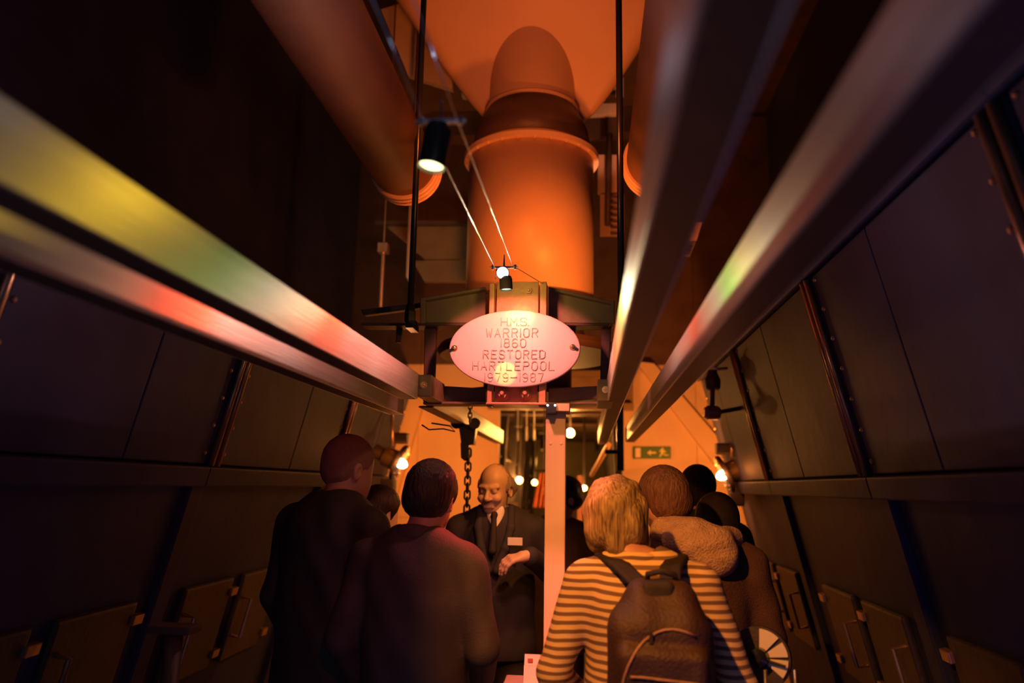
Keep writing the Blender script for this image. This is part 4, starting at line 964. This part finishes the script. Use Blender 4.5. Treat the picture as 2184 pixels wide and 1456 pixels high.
hl = NB(); tube(hl, [(bx-.035, -.20, 1.415), (bx-.03, -.225, 1.445), (bx+.01, -.235, 1.455), (bx+.045, -.225, 1.445), (bx+.05, -.20, 1.415)], .009, 8); link('grab_handle', hl, webm, bag, True)
kn = Vol((-.05, -.32, 1.30), (.17, -.1, 1.48), .005); kn.put(rb((bx+.0, -.235, 1.40), (.045, .035, .03), .018), .01); kn.put(ell((bx-.03, -.25, 1.385), (.03, .02, .02)), .015); vmesh('top_flap', kn, webm, bag)
def arc(pts, n=14):
    P = [Vector(p) for p in pts]; out = []
    for i in range(n+1):
        t = i/n; q = P[:]
        while len(q) > 1: q = [a.lerp(b_, t) for a, b_ in zip(q, q[1:])]
        out.append(q[0])
    return out
DEPS = None
def snap(o_target, pts, off=.003):
    out = []; me = bpy.data.objects[o_target.name].data
    from mathutils.bvhtree import BVHTree
    bvh = BVHTree.FromPolygons([v.co for v in me.vertices], [p.vertices for p in me.polygons])
    for p in pts:
        h = bvh.ray_cast(V(p[0], -1, p[2]), V(0, 1, 0)); out.append(V(p[0], h[0].y-off, p[2]) if h[0] else Vector(p))
    return out
body_bag = [c for c in bag.children if c.name.startswith('bag_body')][0]
for nm, pts in (('curved_zip', arc([(bx-.105, 0, 1.10), (bx-.10, 0, 1.27), (bx-.0, 0, 1.35), (bx+.095, 0, 1.30)])), ('pocket_zip', arc([(bx-.075, 0, 1.195), (bx+.02, 0, 1.193), (bx+.12, 0, 1.185)]))):
    zz = NB(); tube(zz, snap(body_bag, pts, .0015), .0038, 8); link(nm, zz, zipm, bag, True)
for nm, p in (('zip_pull', (bx-.02, 0, 1.30)), ('zip_pull', (bx-.068, 0, 1.18))):
    q = snap(body_bag, [p], .004)[0]; zz = NB(); box(zz, q.x-.005, q.x+.005, q.y-.004, q.y+.002, q.z-.024, q.z, .0015); lathe(zz, q, (0, -1, 0), [(0, .006), (.005, .006)], 10); link(nm, zz, webm, bag)
q0 = snap(body_bag, [(bx-.112, 0, 1.14)], .006)[0]
zz = NB()
for k_ in range(6): tube(zz, [q0+V(.004*math.sin(k_*2.2), -.002, -.014*k_), q0+V(.004*math.sin(k_*2.2+1.6), -.004, -.014*k_-.012)], .0032, 6)
lathe(zz, q0+V(0, -.002, .004), (0, -1, .3), [(0, .009), (.004, .010), (.006, .006)], 12); link('key_chain', zz, chrome, bag)

# short haired visitor with fleece hood
YH = 2.95
hx_ = fx(1488, YH)
vis, L, k, R = person((hx_-.01, YH, 0), -4, 1.69, 'person with auburn hair in a rust coat with a beige fleece hood', top=coatm, hairm=hairrd, hair='short', head=(-.105, .04, -28, 6, -10),
    skinm=skinr, wid=1.0, thick=1.1, hem=.6, seed=11, collar=False)
h = Vol((-.30, -.30, 1.20), (.28, .24, 1.60), .006)
h.put(ell((-.02, -.12, 1.455), (.125, .07, .065), euler(0, 0, D2(10))), .02); h.put(ell((.035, -.14, 1.42), (.085, .06, .075)), .04); h.put(cap((-.12, -.03, 1.50), (-.02, -.10, 1.50), .05, .055), .04); h.put(cap((.12, -.02, 1.47), (.05, -.12, 1.47), .05, .05), .04)
h.put(cap((-.04, -.205, 1.435), (.085, -.205, 1.448), .012, .010), .022, 's')
X, Y, Z = h.coords(); h.g += (.002*np.sin(45*X+3*np.sin(20*Z))*np.sin(40*Z+2*np.sin(30*X))*np.ones_like(Y)).astype(np.float32)
vmesh('fleece_hood', h, fur, vis)
# two dark heads beyond
person((fx(1492, 4.1), 4.1, 0), 8, 1.73, 'person with dark hair furthest from the camera among the right hand visitors', top=navy, hairm=hairdk, hair='short', head=(0, 0, 15, 0, 0), seed=2, res=.009, wr=.003)
person((fx(1528, 3.45), 3.45, 0), 10, 1.585, 'person in a dark round hat between the hooded coat and the right casing', top=navy, hairm=webm, hair='cap', head=(0, 0, -10, 4, 0), seed=3, res=.009, wid=.85)
# left group
person((fx(893, 2.68), 2.68, 0), 10, 1.69, 'person with short dark hair in a charcoal jacket, back turned, right shoulder lit red', top=jacketm, hairm=hairdk, hair='short', head=(.03, .02, 6, 8, 4), wid=1.0, seed=7, skinm=skinr,
       thick=1.03, arms={-1: ((-.25, -.03, 1.12), (-.22, .12, .92)), 1: ((.245, .0, 1.12), (.18, .2, .98))}, wr=.006, hem=.78)
person((fx(712, 3.0), 3.0, 0), 30, 1.80, 'tall person with cropped head and black anorak at the left, glancing right', top=jacket2, hairm=crop, hair='crop', head=(.02, .03, 18, 10, 0), wid=1.08, seed=8, skinm=skinr, thick=1.1, wr=.006, hem=.75)
person((fx(806, 3.6), 3.6, 0), 35, 1.60, 'small person with dark hair between the tall cropped one and the charcoal jacket', top=jacketm, hairm=hairdk, hair='short', head=(0, 0, 10, 5, 0), seed=9, res=.009, wid=.9)
# guide, facing the visitors
YG = 3.95
gx = fx(1046, YG)
guide, L, k, R = person((gx+.035, YG, 0), 180, 1.745, 'person in dark suit and tie with white name badge, balding, speaking to the visitors', top=navy, hairm=hairgr, hair='sides',
    head=(.01, .03, 14, 9, 0), detail=True, hdz=-.02, res=.0048, collar=False, seed=12, wr=.003, hem=.80, thick=1.06,
    arms={1: ((.27, -.02, 1.15), (.135, .24, 1.13)), -1: ((-.29, -.04, 1.17), (-.175, .23, 1.285)),
          'h1': ((-.55, .6, -.35), (-.5, -.2, -.85), .55), 'h-1': ((.85, .35, -.15), (0, -.35, -1), .75)})
g_ = Vol((-.12, .0, 1.18), (.12, .26, 1.56), .005)
g_.put(cap((-.0, .085, 1.475), (0, .135, 1.30), .045, .010, 1.6), .02); g_.put(tor((0, .005, 1.482), .066, .013, (0, .45, 1)), .01); vmesh('shirt', g_, shirt, guide)
g_ = Vol((-.06, .08, 1.18), (.06, .26, 1.52), .004)
g_.put(ell((0, .128, 1.462), (.017, .014, .018)), .005); g_.put(cap((0, .132, 1.45), (0, .170, 1.30), .012, .021, 1.0), .006); vmesh('tie', g_, webm, guide)
for s in (-1, 1):
    g_ = Vol((-.16, .03, 1.10), (.16, .26, 1.52), .005)
    pts = [(s*.075, .055, 1.49), (s*.078, .115, 1.40), (s*.058, .150, 1.31), (s*.020, .165, 1.21)]
    for a, c in zip(pts, pts[1:]): g_.put(cap(a, c, .020, .020), .012)
    vmesh('lapel', g_, navy, guide)
nb = NB(); box(nb, -.140, -.070, .160, .168, 1.325, 1.361, .002); o = link('name_badge', nb, paper, guide); o['label'] = 'white name badge'
for s, (E_, W_) in ((1, ((.27, -.02, 1.15), (.135, .24, 1.13))), (-1, ((-.29, -.04, 1.17), (-.175, .23, 1.285)))):
    d = (Vector(W_)-Vector(E_)).normalized(); cfb = NB(); lathe(cfb, Vector(E_).lerp(Vector(W_), .93), d, [(0, .036), (.02, .034), (.02, .026)], 20); link('shirt_cuff', cfb, shirt, guide)
# figure behind the post
person((fx(1186, 4.75), 4.75, 0), 200, 1.67, 'person in dark maroon jacket mostly hidden behind the square post', top=coatm, hairm=hairdk, hair='short', head=(-.07, .02, 40, 10, 0), seed=15, res=.009, wr=.003, hem=.7)
